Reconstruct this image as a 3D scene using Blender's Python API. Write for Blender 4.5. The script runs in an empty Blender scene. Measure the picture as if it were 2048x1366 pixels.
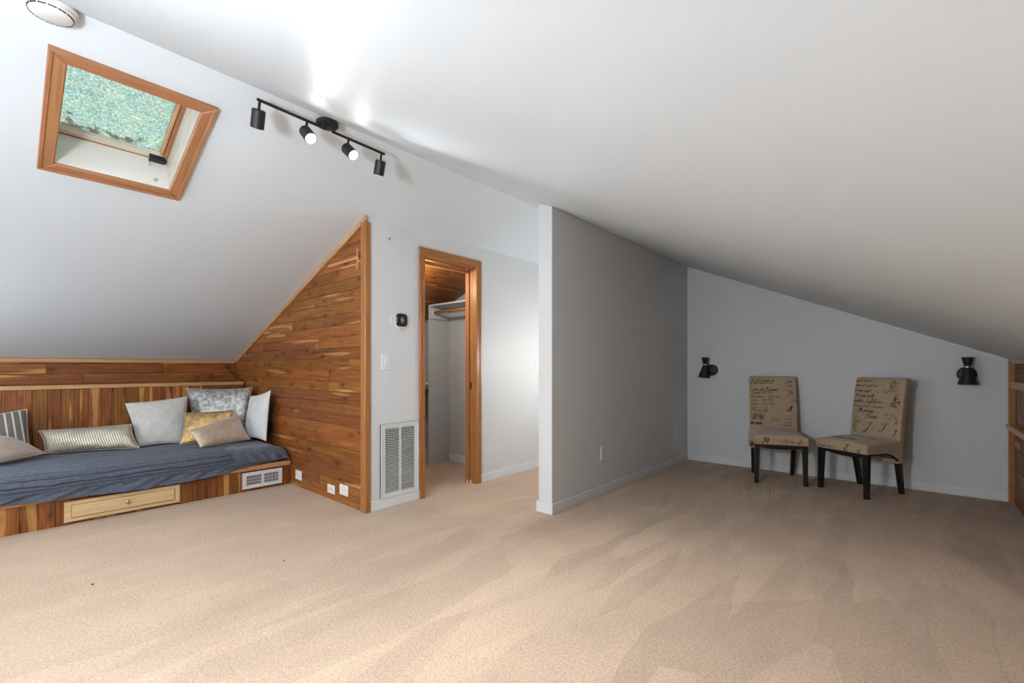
import bpy, bmesh, math, random
import numpy as np
from mathutils import Matrix, Vector

random.seed(7)
np.random.seed(7)
SC = bpy.context.scene
COL = SC.collection
PI = math.pi

# ------------------------------------------------------------------ camera
cam_d = bpy.data.cameras.new('camera')
cam = bpy.data.objects.new('camera', cam_d)
COL.objects.link(cam)
cam.location = (0.0, 0.0, 1.104)
cam.rotation_euler = (PI / 2, 0.0, 0.721)
cam_d.sensor_width = 36.0
cam_d.lens = 912.18 * 36.0 / 2048.0
cam_d.shift_y = (735.07 - 683.0) / 2048.0
cam_d.clip_start = 0.05
SC.camera = cam

# ------------------------------------------------------------------ world, lights, exposure
W = bpy.data.worlds.new('overcast_sky')
SC.world = W
W.use_nodes = True
W.node_tree.nodes['Background'].inputs[0].default_value = (0.93, 0.97, 1.0, 1)
W.node_tree.nodes['Background'].inputs[1].default_value = 2.0
SC.view_settings.view_transform = 'Standard'
SC.view_settings.look = 'None'
SC.view_settings.gamma = 1.0
SC.view_settings.use_curve_mapping = False
SC.view_settings.exposure = 0.68
# light-path limits keep the full-size picture affordable
SC.cycles.max_bounces = 5
SC.cycles.diffuse_bounces = 3
SC.cycles.glossy_bounces = 2
SC.cycles.transmission_bounces = 3
SC.cycles.caustics_reflective = False
SC.cycles.caustics_refractive = False
SC.cycles.use_adaptive_sampling = True
SC.cycles.adaptive_threshold = 0.06
SC.cycles.adaptive_min_samples = 16
SC.cycles.use_light_tree = False


def light(name, kind, loc, energy, color=(1, 1, 1), **kw):
    d = bpy.data.lights.new(name, kind)
    d.energy = energy
    d.color = color
    for k, v in kw.items():
        setattr(d, k, v)
    o = bpy.data.objects.new(name, d)
    o.location = loc
    COL.objects.link(o)
    return o


# area light added as daylight from an assumed gable window behind the camera
wl = light('assumed_window_light', 'AREA', (-4.55, -1.21, 0.98), 10, (0.98, 0.985, 1.0), shape='RECTANGLE', size=1.2, size_y=0.85)
wl.rotation_euler = Vector((0.25, 1, -0.05)).to_track_quat('-Z', 'Z').to_euler()
# unseen fill light added overhead behind the camera to brighten the floor
light('overhead_fill', 'AREA', (-2.3, -0.5, 2.38), 19, (0.92, 0.96, 1.0), shape='DISK', size=0.5)
light('right_slope_fill', 'POINT', (-1.1, -0.65, 1.5), 78, (0.92, 0.965, 1.0), shadow_soft_size=0.14)  # unseen point fill added to lift the right slope and floor
# assumed unseen lights: in the passage behind the partition, and in the closet
light('assumed_passage_light', 'POINT', (-2.27, 4.1, 1.2), 13, (1.0, 0.96, 0.9), shadow_soft_size=0.06)  # assumed bare point light that brightens the door wall, no lamp modelled
light('assumed_closet_light', 'POINT', (-3.45, 2.55, 1.93), 11, (1.0, 0.91, 0.78), shadow_soft_size=0.05)  # point light assumed for the warm glow inside the closet

# ------------------------------------------------------------------ helpers
WM = {}


def link(o, parent=None, M=None):
    COL.objects.link(o)
    M = M or Matrix.Identity(4)
    if parent is not None:
        o.parent = parent
        o.matrix_parent_inverse = WM[parent].inverted()
    o.matrix_basis = M
    WM[o] = M
    return o


def tag(o, label=None, cat=None, group=None, kind=None):
    if label: o['label'] = label
    if cat: o['category'] = cat
    if group: o['group'] = group
    if kind: o['kind'] = kind
    return o


def thing(name, label, cat, loc=(0, 0, 0), group=None):
    o = bpy.data.objects.new(name, None)
    o.empty_display_size = 0.05
    link(o, None, Matrix.Translation(loc))
    return tag(o, label, cat, group)


def setmats(me, mat):
    for m in (mat if isinstance(mat, (list, tuple)) else [mat]):
        me.materials.append(m)


def mk(name, bm, mat, parent=None, smooth=False, center=None):
    """world-coordinate bmesh -> object with its origin at the middle of its base"""
    co = np.array([v.co[:] for v in bm.verts])
    lo, hi = co.min(0), co.max(0)
    c = Vector(center) if center is not None else Vector(((lo[0] + hi[0]) / 2, (lo[1] + hi[1]) / 2, lo[2]))
    bmesh.ops.translate(bm, verts=bm.verts, vec=-c)
    me = bpy.data.meshes.new(name)
    bm.to_mesh(me)
    bm.free()
    setmats(me, mat)
    if smooth:
        me.polygons.foreach_set('use_smooth', [True] * len(me.polygons))
    o = bpy.data.objects.new(name, me)
    return link(o, parent, Matrix.Translation(c))


def box(bm, lo, hi):
    vs = [bm.verts.new((x, y, z)) for x in (lo[0], hi[0]) for y in (lo[1], hi[1]) for z in (lo[2], hi[2])]
    for f in ((0, 1, 3, 2), (4, 6, 7, 5), (0, 4, 5, 1), (2, 3, 7, 6), (0, 2, 6, 4), (1, 5, 7, 3)):
        bm.faces.new([vs[i] for i in f])
    return vs


def bxo(name, lo, hi, mat, parent=None, bev=0.0, seg=2):
    bm = bmesh.new()
    box(bm, lo, hi)
    if bev:
        bmesh.ops.bevel(bm, geom=bm.edges[:], offset=bev, segments=seg, profile=0.5, affect='EDGES')
    return mk(name, bm, mat, parent, smooth=False)


def inset_poly(P, d):
    n = len(P)
    out = []
    for i in range(n):
        p0, p1, p2 = [np.array(P[(i + k) % n], float) for k in (-1, 0, 1)]
        e1 = (p1 - p0) / np.linalg.norm(p1 - p0)
        e2 = (p2 - p1) / np.linalg.norm(p2 - p1)
        n1 = np.array([-e1[1], e1[0]])
        n2 = np.array([-e2[1], e2[0]])
        m = n1 + n2
        m /= max(np.linalg.norm(m), 1e-9)
        k = d / max(m @ n1, 0.3)
        out.append(p1 + m * k)
    return out


MESHES = {}


def poly_piece(name, P, org, ex, ey, T, mat, parent=None, ch=0.0025):
    """flat piece: convex CCW outline P in (ex, ey) about org, front at org plane, T thick behind it"""
    ex = Vector(ex).normalized()
    ey = Vector(ey).normalized()
    ez = ex.cross(ey)
    P = [np.array(p, float) for p in P]
    c = sum(P) / len(P)
    Q = [p - c for p in P]
    key = (tuple(np.round(np.array(Q).ravel(), 4)), round(T, 4), ch, mat.name)
    if key in MESHES:
        me = MESHES[key]
    else:
        bm = bmesh.new()
        n = len(Q)
        b = [bm.verts.new((q[0], q[1], -T)) for q in Q]
        if ch:
            s = [bm.verts.new((q[0], q[1], -ch)) for q in Q]
            f = [bm.verts.new((q[0], q[1], 0)) for q in inset_poly(Q, ch)]
            rings = [b, s, f]
        else:
            f = [bm.verts.new((q[0], q[1], 0)) for q in Q]
            rings = [b, f]
        for r0, r1 in zip(rings, rings[1:]):
            for i in range(n):
                bm.faces.new([r0[i], r0[(i + 1) % n], r1[(i + 1) % n], r1[i]])
        bm.faces.new(f)
        bm.faces.new(b[::-1])
        me = bpy.data.meshes.new(name)
        bm.to_mesh(me)
        bm.free()
        me.materials.append(mat)
        MESHES[key] = me
    o = bpy.data.objects.new(name, me)
    loc = Vector(org) + ex * c[0] + ey * c[1]
    M = Matrix(((ex.x, ey.x, ez.x, loc.x), (ex.y, ey.y, ez.y, loc.y), (ex.z, ey.z, ez.z, loc.z), (0, 0, 0, 1)))
    return link(o, parent, M)


def rect(a0, a1, b0, b1):
    return [(a0, b0), (a1, b0), (a1, b1), (a0, b1)]


def tube(bm, pts, r, n=10, caps=True):
    pts = [Vector(p) for p in pts]
    rr = r if isinstance(r, (list, tuple)) else [r] * len(pts)
    rings = []
    up = None
    for i, p in enumerate(pts):
        t = (pts[min(i + 1, len(pts) - 1)] - pts[max(i - 1, 0)]).normalized()
        if up is None:
            up = t.orthogonal().normalized()
        a = (up - t * up.dot(t)).normalized()
        up = a
        b = t.cross(a)
        rings.append([bm.verts.new(p + (a * math.cos(2 * PI * k / n) + b * math.sin(2 * PI * k / n)) * rr[i]) for k in range(n)])
    for r0, r1 in zip(rings, rings[1:]):
        for k in range(n):
            bm.faces.new([r0[k], r0[(k + 1) % n], r1[(k + 1) % n], r1[k]])
    if caps:
        bm.faces.new(rings[0][::-1])
        bm.faces.new(rings[-1])


def lathe(bm, prof, org, axis, n=24, close=False):
    """profile [(r, h)] turned about axis through org"""
    axis = Vector(axis).normalized()
    a = axis.orthogonal().normalized()
    b = axis.cross(a)
    org = Vector(org)
    rings = []
    for r, h in prof:
        rings.append([bm.verts.new(org + axis * h + (a * math.cos(2 * PI * k / n) + b * math.sin(2 * PI * k / n)) * max(r, 1e-4)) for k in range(n)])
    for r0, r1 in zip(rings, rings[1:]):
        for k in range(n):
            bm.faces.new([r0[k], r0[(k + 1) % n], r1[(k + 1) % n], r1[k]])
    bm.faces.new(rings[0][::-1])
    bm.faces.new(rings[-1])


def smooth_by_angle(o, ang=40):
    me = o.data
    me.polygons.foreach_set('use_smooth', [True] * len(me.polygons))
    bm = bmesh.new()
    bm.from_mesh(me)
    lim = math.radians(ang)
    for e in bm.edges:
        e.smooth = len(e.link_faces) == 2 and e.calc_face_angle(0) < lim
    bm.to_mesh(me)
    bm.free()
    return o


# ------------------------------------------------------------------ materials
def newmat(name):
    m = bpy.data.materials.new(name)
    m.use_nodes = True
    nt = m.node_tree
    return m, nt, nt.nodes['Principled BSDF']


def node(nt, typ, **kw):
    n = nt.nodes.new(typ)
    for k, v in kw.items():
        if k.startswith('i_'):
            n.inputs[k[2:].replace('_', ' ')].default_value = v
        else:
            setattr(n, k, v)
    return n


def ramp(nt, stops, src=None):
    r = nt.nodes.new('ShaderNodeValToRGB')
    el = r.color_ramp.elements
    while len(el) < len(stops):
        el.new(0.5)
    for e, (p, c) in zip(el, stops):
        e.position = p
        e.color = (c, c, c, 1) if isinstance(c, (int, float)) else (*c, 1)
    if src is not None:
        nt.links.new(src, r.inputs[0])
    return r


def mixc(nt, fac, a, b, mode='MIX'):
    n = nt.nodes.new('ShaderNodeMix')
    n.data_type = 'RGBA'
    n.blend_type = mode
    for sock, v in ((n.inputs[0], fac), (n.inputs[6], a), (n.inputs[7], b)):
        if hasattr(v, 'is_output') or hasattr(v, 'links') and not isinstance(v, (int, float, tuple)):
            nt.links.new(v, sock)
        elif isinstance(v, (int, float)):
            sock.default_value = v if sock.type == 'VALUE' else (v, v, v, 1)
        else:
            sock.default_value = (*v, 1)
    return n.outputs[2]


def math_n(nt, op, a, b=None, c=None):
    n = nt.nodes.new('ShaderNodeMath')
    n.operation = op
    for i, v in enumerate((a, b, c)):
        if v is None: continue
        if isinstance(v, (int, float)):
            n.inputs[i].default_value = v
        else:
            nt.links.new(v, n.inputs[i])
    return n.outputs[0]


def plain(name, col, rough=0.5, metal=0.0, bump=0.0, bscale=200, spec=0.5, sheen=0.0):
    m, nt, b = newmat(name)
    b.inputs['Base Color'].default_value = (*col, 1)
    b.inputs['Roughness'].default_value = rough
    b.inputs['Metallic'].default_value = metal
    b.inputs['Specular IOR Level'].default_value = spec
    if sheen:
        b.inputs['Sheen Weight'].default_value = sheen
    tc = node(nt, 'ShaderNodeTexCoord')
    nz = node(nt, 'ShaderNodeTexNoise', i_Scale=bscale, i_Detail=3.0)
    nt.links.new(tc.outputs['Object'], nz.inputs['Vector'])
    c = ramp(nt, [(0.3, 0.94), (0.7, 1.0)], nz.outputs['Fac'])
    nt.links.new(mixc(nt, 1.0, (*col,), c.outputs[0], 'MULTIPLY'), b.inputs['Base Color'])
    if bump:
        bp = node(nt, 'ShaderNodeBump', i_Strength=bump, i_Distance=0.002)
        nt.links.new(nz.outputs['Fac'], bp.inputs['Height'])
        nt.links.new(bp.outputs[0], b.inputs['Normal'])
    return m


def paint(name, col, rough=0.5, bump=0.12):
    """rolled wall paint, faintly mottled"""
    m, nt, b = newmat(name)
    tc = node(nt, 'ShaderNodeTexCoord')
    n2 = node(nt, 'ShaderNodeTexNoise', i_Scale=0.9, i_Detail=1.0)
    nt.links.new(tc.outputs['Object'], n2.inputs['Vector'])
    c = ramp(nt, [(0.3, tuple(x * 0.975 for x in col)), (0.7, col)], n2.outputs['Fac'])
    nt.links.new(c.outputs[0], b.inputs['Base Color'])
    b.inputs['Roughness'].default_value = rough
    if bump > 0.2:
        n1 = node(nt, 'ShaderNodeTexNoise', i_Scale=160.0, i_Detail=1.0)
        nt.links.new(tc.outputs['Object'], n1.inputs['Vector'])
        bp = node(nt, 'ShaderNodeBump', i_Strength=bump, i_Distance=0.0015)
        nt.links.new(n1.outputs['Fac'], bp.inputs['Height'])
        nt.links.new(bp.outputs[0], b.inputs['Normal'])
    return m


def wood(name, dark, mid, light_, sap=0.5, knots=1.0, rough=0.38, vary=0.35, coat=0.25):
    """board with grain along local X: heartwood, pale sapwood edges, knots; every board differs"""
    m, nt, b = newmat(name)
    L = nt.links.new
    tc = node(nt, 'ShaderNodeTexCoord')
    oi = node(nt, 'ShaderNodeObjectInfo')
    comb = node(nt, 'ShaderNodeCombineXYZ')
    L(math_n(nt, 'MULTIPLY', oi.outputs['Random'], 37.0), comb.inputs[0])
    L(math_n(nt, 'MULTIPLY', oi.outputs['Random'], 91.0), comb.inputs[1])
    L(math_n(nt, 'MULTIPLY', oi.outputs['Random'], 53.0), comb.inputs[2])
    add = node(nt, 'ShaderNodeVectorMath', operation='ADD')
    L(tc.outputs['Object'], add.inputs[0]); L(comb.outputs[0], add.inputs[1])
    # slow warp
    mp = node(nt, 'ShaderNodeMapping'); mp.inputs['Scale'].default_value = (0.8, 12.0, 12.0)
    L(add.outputs[0], mp.inputs['Vector'])
    wn = node(nt, 'ShaderNodeTexNoise', i_Scale=1.0, i_Detail=2.0)
    L(mp.outputs[0], wn.inputs['Vector'])
    # grain lines
    mg = node(nt, 'ShaderNodeMapping'); mg.inputs['Scale'].default_value = (3.0, 95.0, 95.0)
    L(add.outputs[0], mg.inputs['Vector'])
    gn = node(nt, 'ShaderNodeTexNoise', i_Scale=1.0, i_Detail=4.0, i_Roughness=0.6, i_Distortion=0.6)
    L(mg.outputs[0], gn.inputs['Vector'])
    # knots
    mk_ = node(nt, 'ShaderNodeMapping'); mk_.inputs['Scale'].default_value = (4.6, 10.5, 3.0)
    L(add.outputs[0], mk_.inputs['Vector'])
    vo = node(nt, 'ShaderNodeTexVoronoi', i_Scale=1.0, i_Randomness=1.0)
    wv = node(nt, 'ShaderNodeVectorMath', operation='SCALE'); wv.inputs['Scale'].default_value = 0.35
    L(gn.outputs['Color'], wv.inputs[0])
    av = node(nt, 'ShaderNodeVectorMath', operation='ADD')
    L(mk_.outputs[0], av.inputs[0]); L(wv.outputs[0], av.inputs[1])
    L(av.outputs[0], vo.inputs['Vector'])
    knot = ramp(nt, [(0.06, 1.0), (0.22, 0.0)], vo.outputs['Distance'])
    halo = ramp(nt, [(0.12, 1.0), (0.42, 0.0)], vo.outputs['Distance'])
    # base heartwood tone
    base = ramp(nt, [(0.25, dark), (0.62, mid), (0.95, tuple(0.5 * (a + c) for a, c in zip(mid, light_)))], gn.outputs['Fac'])
    sapm = ramp(nt, [(0.66 - 0.10 * sap, 0.0), (0.70 - 0.10 * sap, 1.0)], wn.outputs['Fac'])
    sapv = math_n(nt, 'MULTIPLY', sapm.outputs[0], 0.75)
    c1 = mixc(nt, sapv, base.outputs[0], light_)
    grain2 = ramp(nt, [(0.30, 0.72), (0.60, 1.05)], gn.outputs['Fac'])
    c1 = mixc(nt, 0.55, c1, grain2.outputs[0], 'MULTIPLY')
    c2 = mixc(nt, math_n(nt, 'MULTIPLY', halo.outputs[0], 0.35 * knots), c1, tuple(x * 0.6 for x in dark))
    c3 = mixc(nt, math_n(nt, 'MULTIPLY', knot.outputs[0], 0.8 * knots), c2, tuple(x * 0.32 for x in dark))
    # per-board tone
    hv = node(nt, 'ShaderNodeHueSaturation')
    L(c3, hv.inputs['Color'])
    r2 = math_n(nt, 'FRACT', math_n(nt, 'MULTIPLY', oi.outputs['Random'], 7.31))
    L(math_n(nt, 'ADD', math_n(nt, 'MULTIPLY', oi.outputs['Random'], vary * 1.2), 1.0 - vary * 0.6), hv.inputs['Value'])
    L(math_n(nt, 'ADD', math_n(nt, 'MULTIPLY', r2, 0.016), 0.494), hv.inputs['Hue'])
    L(hv.outputs[0], b.inputs['Base Color'])
    b.inputs['Roughness'].default_value = rough
    b.inputs['Coat Weight'].default_value = coat
    b.inputs['Specular IOR Level'].default_value = 0.3
    b.inputs['Coat Roughness'].default_value = 0.22
    bp = node(nt, 'ShaderNodeBump', i_Strength=0.12, i_Distance=0.002)
    L(gn.outputs['Fac'], bp.inputs['Height'])
    L(bp.outputs[0], b.inputs['Normal'])
    return m


def fabric(name, col, col2=None, scale=900, rough=0.9, sheen=0.3, metal=0.0, bump=0.35, coarse=0.0):
    m, nt, b = newmat(name)
    L = nt.links.new
    tc = node(nt, 'ShaderNodeTexCoord')
    n1 = node(nt, 'ShaderNodeTexNoise', i_Scale=float(scale), i_Detail=2.0)
    n2 = node(nt, 'ShaderNodeTexNoise', i_Scale=28.0, i_Detail=4.0, i_Roughness=0.65)
    for n in (n1, n2): L(tc.outputs['Object'], n.inputs['Vector'])
    col2 = col2 or tuple(x * 0.85 for x in col)
    f = ramp(nt, [(0.42, 0.0), (0.6, 1.0)], n2.outputs['Fac'])
    c = mixc(nt, f.outputs[0], col2, col)
    w = ramp(nt, [(0.3, 0.86), (0.7, 1.06)], n1.outputs['Fac'])
    L(mixc(nt, 1.0, c, w.outputs[0], 'MULTIPLY'), b.inputs['Base Color'])
    b.inputs['Roughness'].default_value = rough
    b.inputs['Metallic'].default_value = metal
    b.inputs['Sheen Weight'].default_value = sheen
    h = math_n(nt, 'ADD', n1.outputs['Fac'], math_n(nt, 'MULTIPLY', n2.outputs['Fac'], coarse))
    bp = node(nt, 'ShaderNodeBump', i_Strength=bump, i_Distance=0.0015)
    L(h, bp.inputs['Height']); L(bp.outputs[0], b.inputs['Normal'])
    return m


M = {}
M['wall'] = paint('light_grey_wall_paint', (0.69, 0.71, 0.725), 0.5)
M['ceiling'] = paint('light_grey_ceiling_paint', (0.715, 0.80, 0.875), 0.5, 0.05)
M['trimwhite'] = paint('white_baseboard_paint', (0.75, 0.77, 0.785), 0.35, 0.03)
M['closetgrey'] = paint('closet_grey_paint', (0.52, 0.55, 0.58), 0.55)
M['cedar'] = wood('cedar_wall_board', (0.16, 0.047, 0.010), (0.31, 0.110, 0.025), (0.58, 0.28, 0.10), 0.32, 1.0, coat=0.05)
M['cedar_red'] = wood('red_cedar_board', (0.125, 0.033, 0.008), (0.27, 0.086, 0.019), (0.60, 0.30, 0.085), 0.6, 1.0, rough=0.5, coat=0.05)
M['fir'] = wood('fir_trim', (0.31, 0.115, 0.034), (0.40, 0.16, 0.05), (0.47, 0.21, 0.075), 0.0, 0.0, vary=0.08)
M['fir_sky'] = wood('fir_skylight_trim', (0.34, 0.150, 0.070), (0.42, 0.195, 0.095), (0.48, 0.24, 0.125), 0.0, 0.0, vary=0.06, coat=0.05)
M['fir_pale'] = wood('pale_fir_trim', (0.46, 0.24, 0.10), (0.56, 0.32, 0.15), (0.66, 0.42, 0.21), 0.1, 0.12, vary=0.08)
M['maple'] = wood('maple_drawer', (0.60, 0.42, 0.22), (0.68, 0.50, 0.28), (0.74, 0.58, 0.36), 0.1, 0.0, vary=0.03)
M['ply'] = wood('weathered_plywood_lining', (0.62, 0.55, 0.48), (0.72, 0.67, 0.61), (0.80, 0.76, 0.71), 0.5, 0.25, rough=0.5, vary=0.05, coat=0.1)
M['ply_white'] = paint('whitewashed_lining_board', (0.80, 0.78, 0.75), 0.35, 0.1)
M['rod'] = wood('dowel_rod', (0.34, 0.12, 0.03), (0.44, 0.18, 0.05), (0.5, 0.24, 0.08), 0.0, 0.0, vary=0.02)
M['black'] = plain('matte_black_metal', (0.012, 0.012, 0.013), 0.5)
M['blackwood'] = plain('black_stained_wood', (0.010, 0.009, 0.008), 0.35)
M['plate'] = plain('white_plastic', (0.80, 0.81, 0.82), 0.3)
M['enamel'] = plain('white_enamel_metal', (0.72, 0.73, 0.735), 0.35)
M['opening_shade'] = plain('black_opening_shade', (0.004, 0.004, 0.004), 0.9)  # near-black colour stands in for the shade inside openings
M['screen'] = plain('glossy_black_screen', (0.008, 0.008, 0.009), 0.08)
M['grey_mark'] = plain('pale_grey_print', (0.55, 0.56, 0.58), 0.5)
M['brass'] = plain('polished_brass', (0.75, 0.60, 0.33), 0.18, 1.0)
M['steel'] = plain('brushed_steel', (0.62, 0.62, 0.62), 0.3, 1.0)
M['duct'] = plain('dark_lint', (0.03, 0.025, 0.02), 0.9)
M['ink'] = plain('black_printed_ink', (0.018, 0.013, 0.010), 0.85)
M['ink_faint'] = plain('faded_printed_ink', (0.085, 0.062, 0.045), 0.85)
M['chairfab'] = fabric('beige_linen_upholstery', (0.53, 0.395, 0.265), (0.49, 0.36, 0.24), 1100)
M['linen'] = fabric('pale_linen', (0.62, 0.615, 0.58), (0.55, 0.55, 0.52), 1000)
M['white_linen'] = fabric('white_linen', (0.72, 0.735, 0.73), (0.66, 0.67, 0.67), 1000)
M['charcoal'] = fabric('charcoal_weave', (0.10, 0.10, 0.10), (0.02, 0.02, 0.022), 500, coarse=1.0)
M['silver'] = fabric('crushed_silver_velvet', (0.50, 0.50, 0.49), (0.22, 0.215, 0.20), 700, 0.35, 0.5, 0.45, coarse=1.5)
M['gold'] = fabric('gold_foil_cloth', (0.62, 0.43, 0.20), (0.40, 0.25, 0.10), 500, 0.34, 0.1, 0.75, 0.8, coarse=2.5)
M['champagne'] = fabric('champagne_satin', (0.62, 0.50, 0.385), (0.52, 0.41, 0.31), 900, 0.45, 0.3, 0.25)
M['blush'] = fabric('taupe_blush_cotton', (0.47, 0.37, 0.31), (0.42, 0.33, 0.275), 900)
M['coverlet'] = fabric('slate_blue_coverlet', (0.078, 0.098, 0.140), (0.058, 0.072, 0.105), 800, 0.6, 0.25, bump=0.2)


def stripe_mat(name, ca, cb, period, duty, wob=0.0, rough=0.9, metal_b=0.0, rough_b=0.9, diag=0.0):
    """stripes across local UV: u counted in metres"""
    m, nt, b = newmat(name)
    L = nt.links.new
    uv = node(nt, 'ShaderNodeUVMap')
    sp = node(nt, 'ShaderNodeSeparateXYZ')
    L(uv.outputs[0], sp.inputs[0])
    tc = node(nt, 'ShaderNodeTexCoord')
    nz = node(nt, 'ShaderNodeTexNoise', i_Scale=700.0, i_Detail=2.0)
    L(tc.outputs['Object'], nz.inputs['Vector'])
    u = math_n(nt, 'ADD', sp.outputs[0], math_n(nt, 'MULTIPLY', sp.outputs[1], diag))
    f = math_n(nt, 'FRACT', math_n(nt, 'DIVIDE', u, period))
    s = math_n(nt, 'LESS_THAN', f, duty)
    c = mixc(nt, s, ca, cb)
    w = ramp(nt, [(0.3, 0.82), (0.7, 1.06)], nz.outputs['Fac'])
    L(mixc(nt, 1.0, c, w.outputs[0], 'MULTIPLY'), b.inputs['Base Color'])
    L(math_n(nt, 'MULTIPLY', s, metal_b), b.inputs['Metallic'])
    L(math_n(nt, 'ADD', rough, math_n(nt, 'MULTIPLY', s, rough_b - rough)), b.inputs['Roughness'])
    bp = node(nt, 'ShaderNodeBump', i_Strength=0.5, i_Distance=0.002)
    L(math_n(nt, 'ADD', nz.outputs['Fac'], math_n(nt, 'MULTIPLY', s, 0.6)), bp.inputs['Height'])
    L(bp.outputs[0], b.inputs['Normal'])
    return m


M['stripe'] = stripe_mat('grey_and_white_striped_cotton', (0.155, 0.14, 0.13), (0.62, 0.60, 0.57), 0.043, 0.24, diag=0.06)
M['sequin'] = stripe_mat('silver_sequin_stripes', (0.33, 0.285, 0.225), (0.56, 0.51, 0.43), 0.0165, 0.6, metal_b=0.75, rough_b=0.3, rough=0.8)


def carpet_mat():
    m, nt, b = newmat('beige_cut_pile_carpet')
    L = nt.links.new
    tc = node(nt, 'ShaderNodeTexCoord')
    P = tc.outputs['Object']
    fine = node(nt, 'ShaderNodeTexNoise', i_Scale=210.0, i_Detail=3.0, i_Roughness=0.7)
    mid = node(nt, 'ShaderNodeTexNoise', i_Scale=70.0, i_Detail=2.0)
    big = node(nt, 'ShaderNodeTexNoise', i_Scale=2.2, i_Detail=4.0, i_Roughness=0.6)
    for n in (fine, mid, big): L(P, n.inputs['Vector'])
    # pile laid over by the vacuum cleaner: long wedges, leaning one way or the other
    warp = node(nt, 'ShaderNodeTexNoise', i_Scale=1.7, i_Detail=2.0)
    L(P, warp.inputs['Vector'])
    ws = node(nt, 'ShaderNodeVectorMath', operation='SCALE'); ws.inputs['Scale'].default_value = 0.14
    L(warp.outputs['Color'], ws.inputs[0])
    wa = node(nt, 'ShaderNodeVectorMath', operation='ADD')
    L(P, wa.inputs[0]); L(ws.outputs[0], wa.inputs[1])

    def strokes(rot, sx, sy):
        mp = node(nt, 'ShaderNodeMapping')
        mp.inputs['Rotation'].default_value = (0, 0, rot)
        mp.inputs['Scale'].default_value = (sx, sy, 1)
        L(wa.outputs[0], mp.inputs['Vector'])
        v = node(nt, 'ShaderNodeTexVoronoi', i_Scale=1.0, i_Randomness=1.0)
        v.voronoi_dimensions = '2D'
        L(mp.outputs[0], v.inputs['Vector'])
        s = node(nt, 'ShaderNodeSeparateColor')
        L(v.outputs['Color'], s.inputs[0])
        return s.outputs[0]
    s1 = strokes(math.radians(-12), 7.5, 1.3)
    s2 = strokes(math.radians(14), 4.2, 1.0)
    s3 = strokes(math.radians(-66), 6.0, 0.8)
    geo = node(nt, 'ShaderNodeSeparateXYZ'); L(P, geo.inputs[0])
    side = ramp(nt, [(0.0, 0.0), (1.0, 1.0)], math_n(nt, 'MULTIPLY', math_n(nt, 'ADD', geo.outputs[0], 0.6), 0.7))
    sA = math_n(nt, 'ADD', math_n(nt, 'MULTIPLY', s1, 0.6), math_n(nt, 'MULTIPLY', s2, 0.4))
    sB = math_n(nt, 'ADD', math_n(nt, 'MULTIPLY', s3, 0.24), 0.40)
    mixv = node(nt, 'ShaderNodeMix'); mixv.data_type = 'FLOAT'
    L(side.outputs[0], mixv.inputs[0]); L(sB, mixv.inputs[2]); L(sA, mixv.inputs[3])
    lean = ramp(nt, [(0.15, 0.84), (0.85, 1.07)], mixv.outputs[0])
    c = ramp(nt, [(0.28, (0.36, 0.235, 0.150)), (0.5, (0.64, 0.46, 0.32)), (0.72, (0.82, 0.635, 0.475))], fine.outputs['Fac'])
    c2 = ramp(nt, [(0.3, 0.86), (0.7, 1.06)], mid.outputs['Fac'])
    c3 = ramp(nt, [(0.3, 0.90), (0.7, 1.05)], big.outputs['Fac'])
    x = mixc(nt, 1.0, c.outputs[0], c2.outputs[0], 'MULTIPLY')
    x = mixc(nt, 1.0, x, c3.outputs[0], 'MULTIPLY')
    x = mixc(nt, 1.0, x, lean.outputs[0], 'MULTIPLY')
    L(x, b.inputs['Base Color'])
    b.inputs['Roughness'].default_value = 0.95
    b.inputs['Specular IOR Level'].default_value = 0.1
    b.inputs['Sheen Weight'].default_value = 0.15
    bp = node(nt, 'ShaderNodeBump', i_Strength=0.7, i_Distance=0.006)
    L(math_n(nt, 'ADD', fine.outputs['Fac'], mid.outputs['Fac']), bp.inputs['Height'])
    L(bp.outputs[0], b.inputs['Normal'])
    return m


M['carpet'] = carpet_mat()


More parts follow.
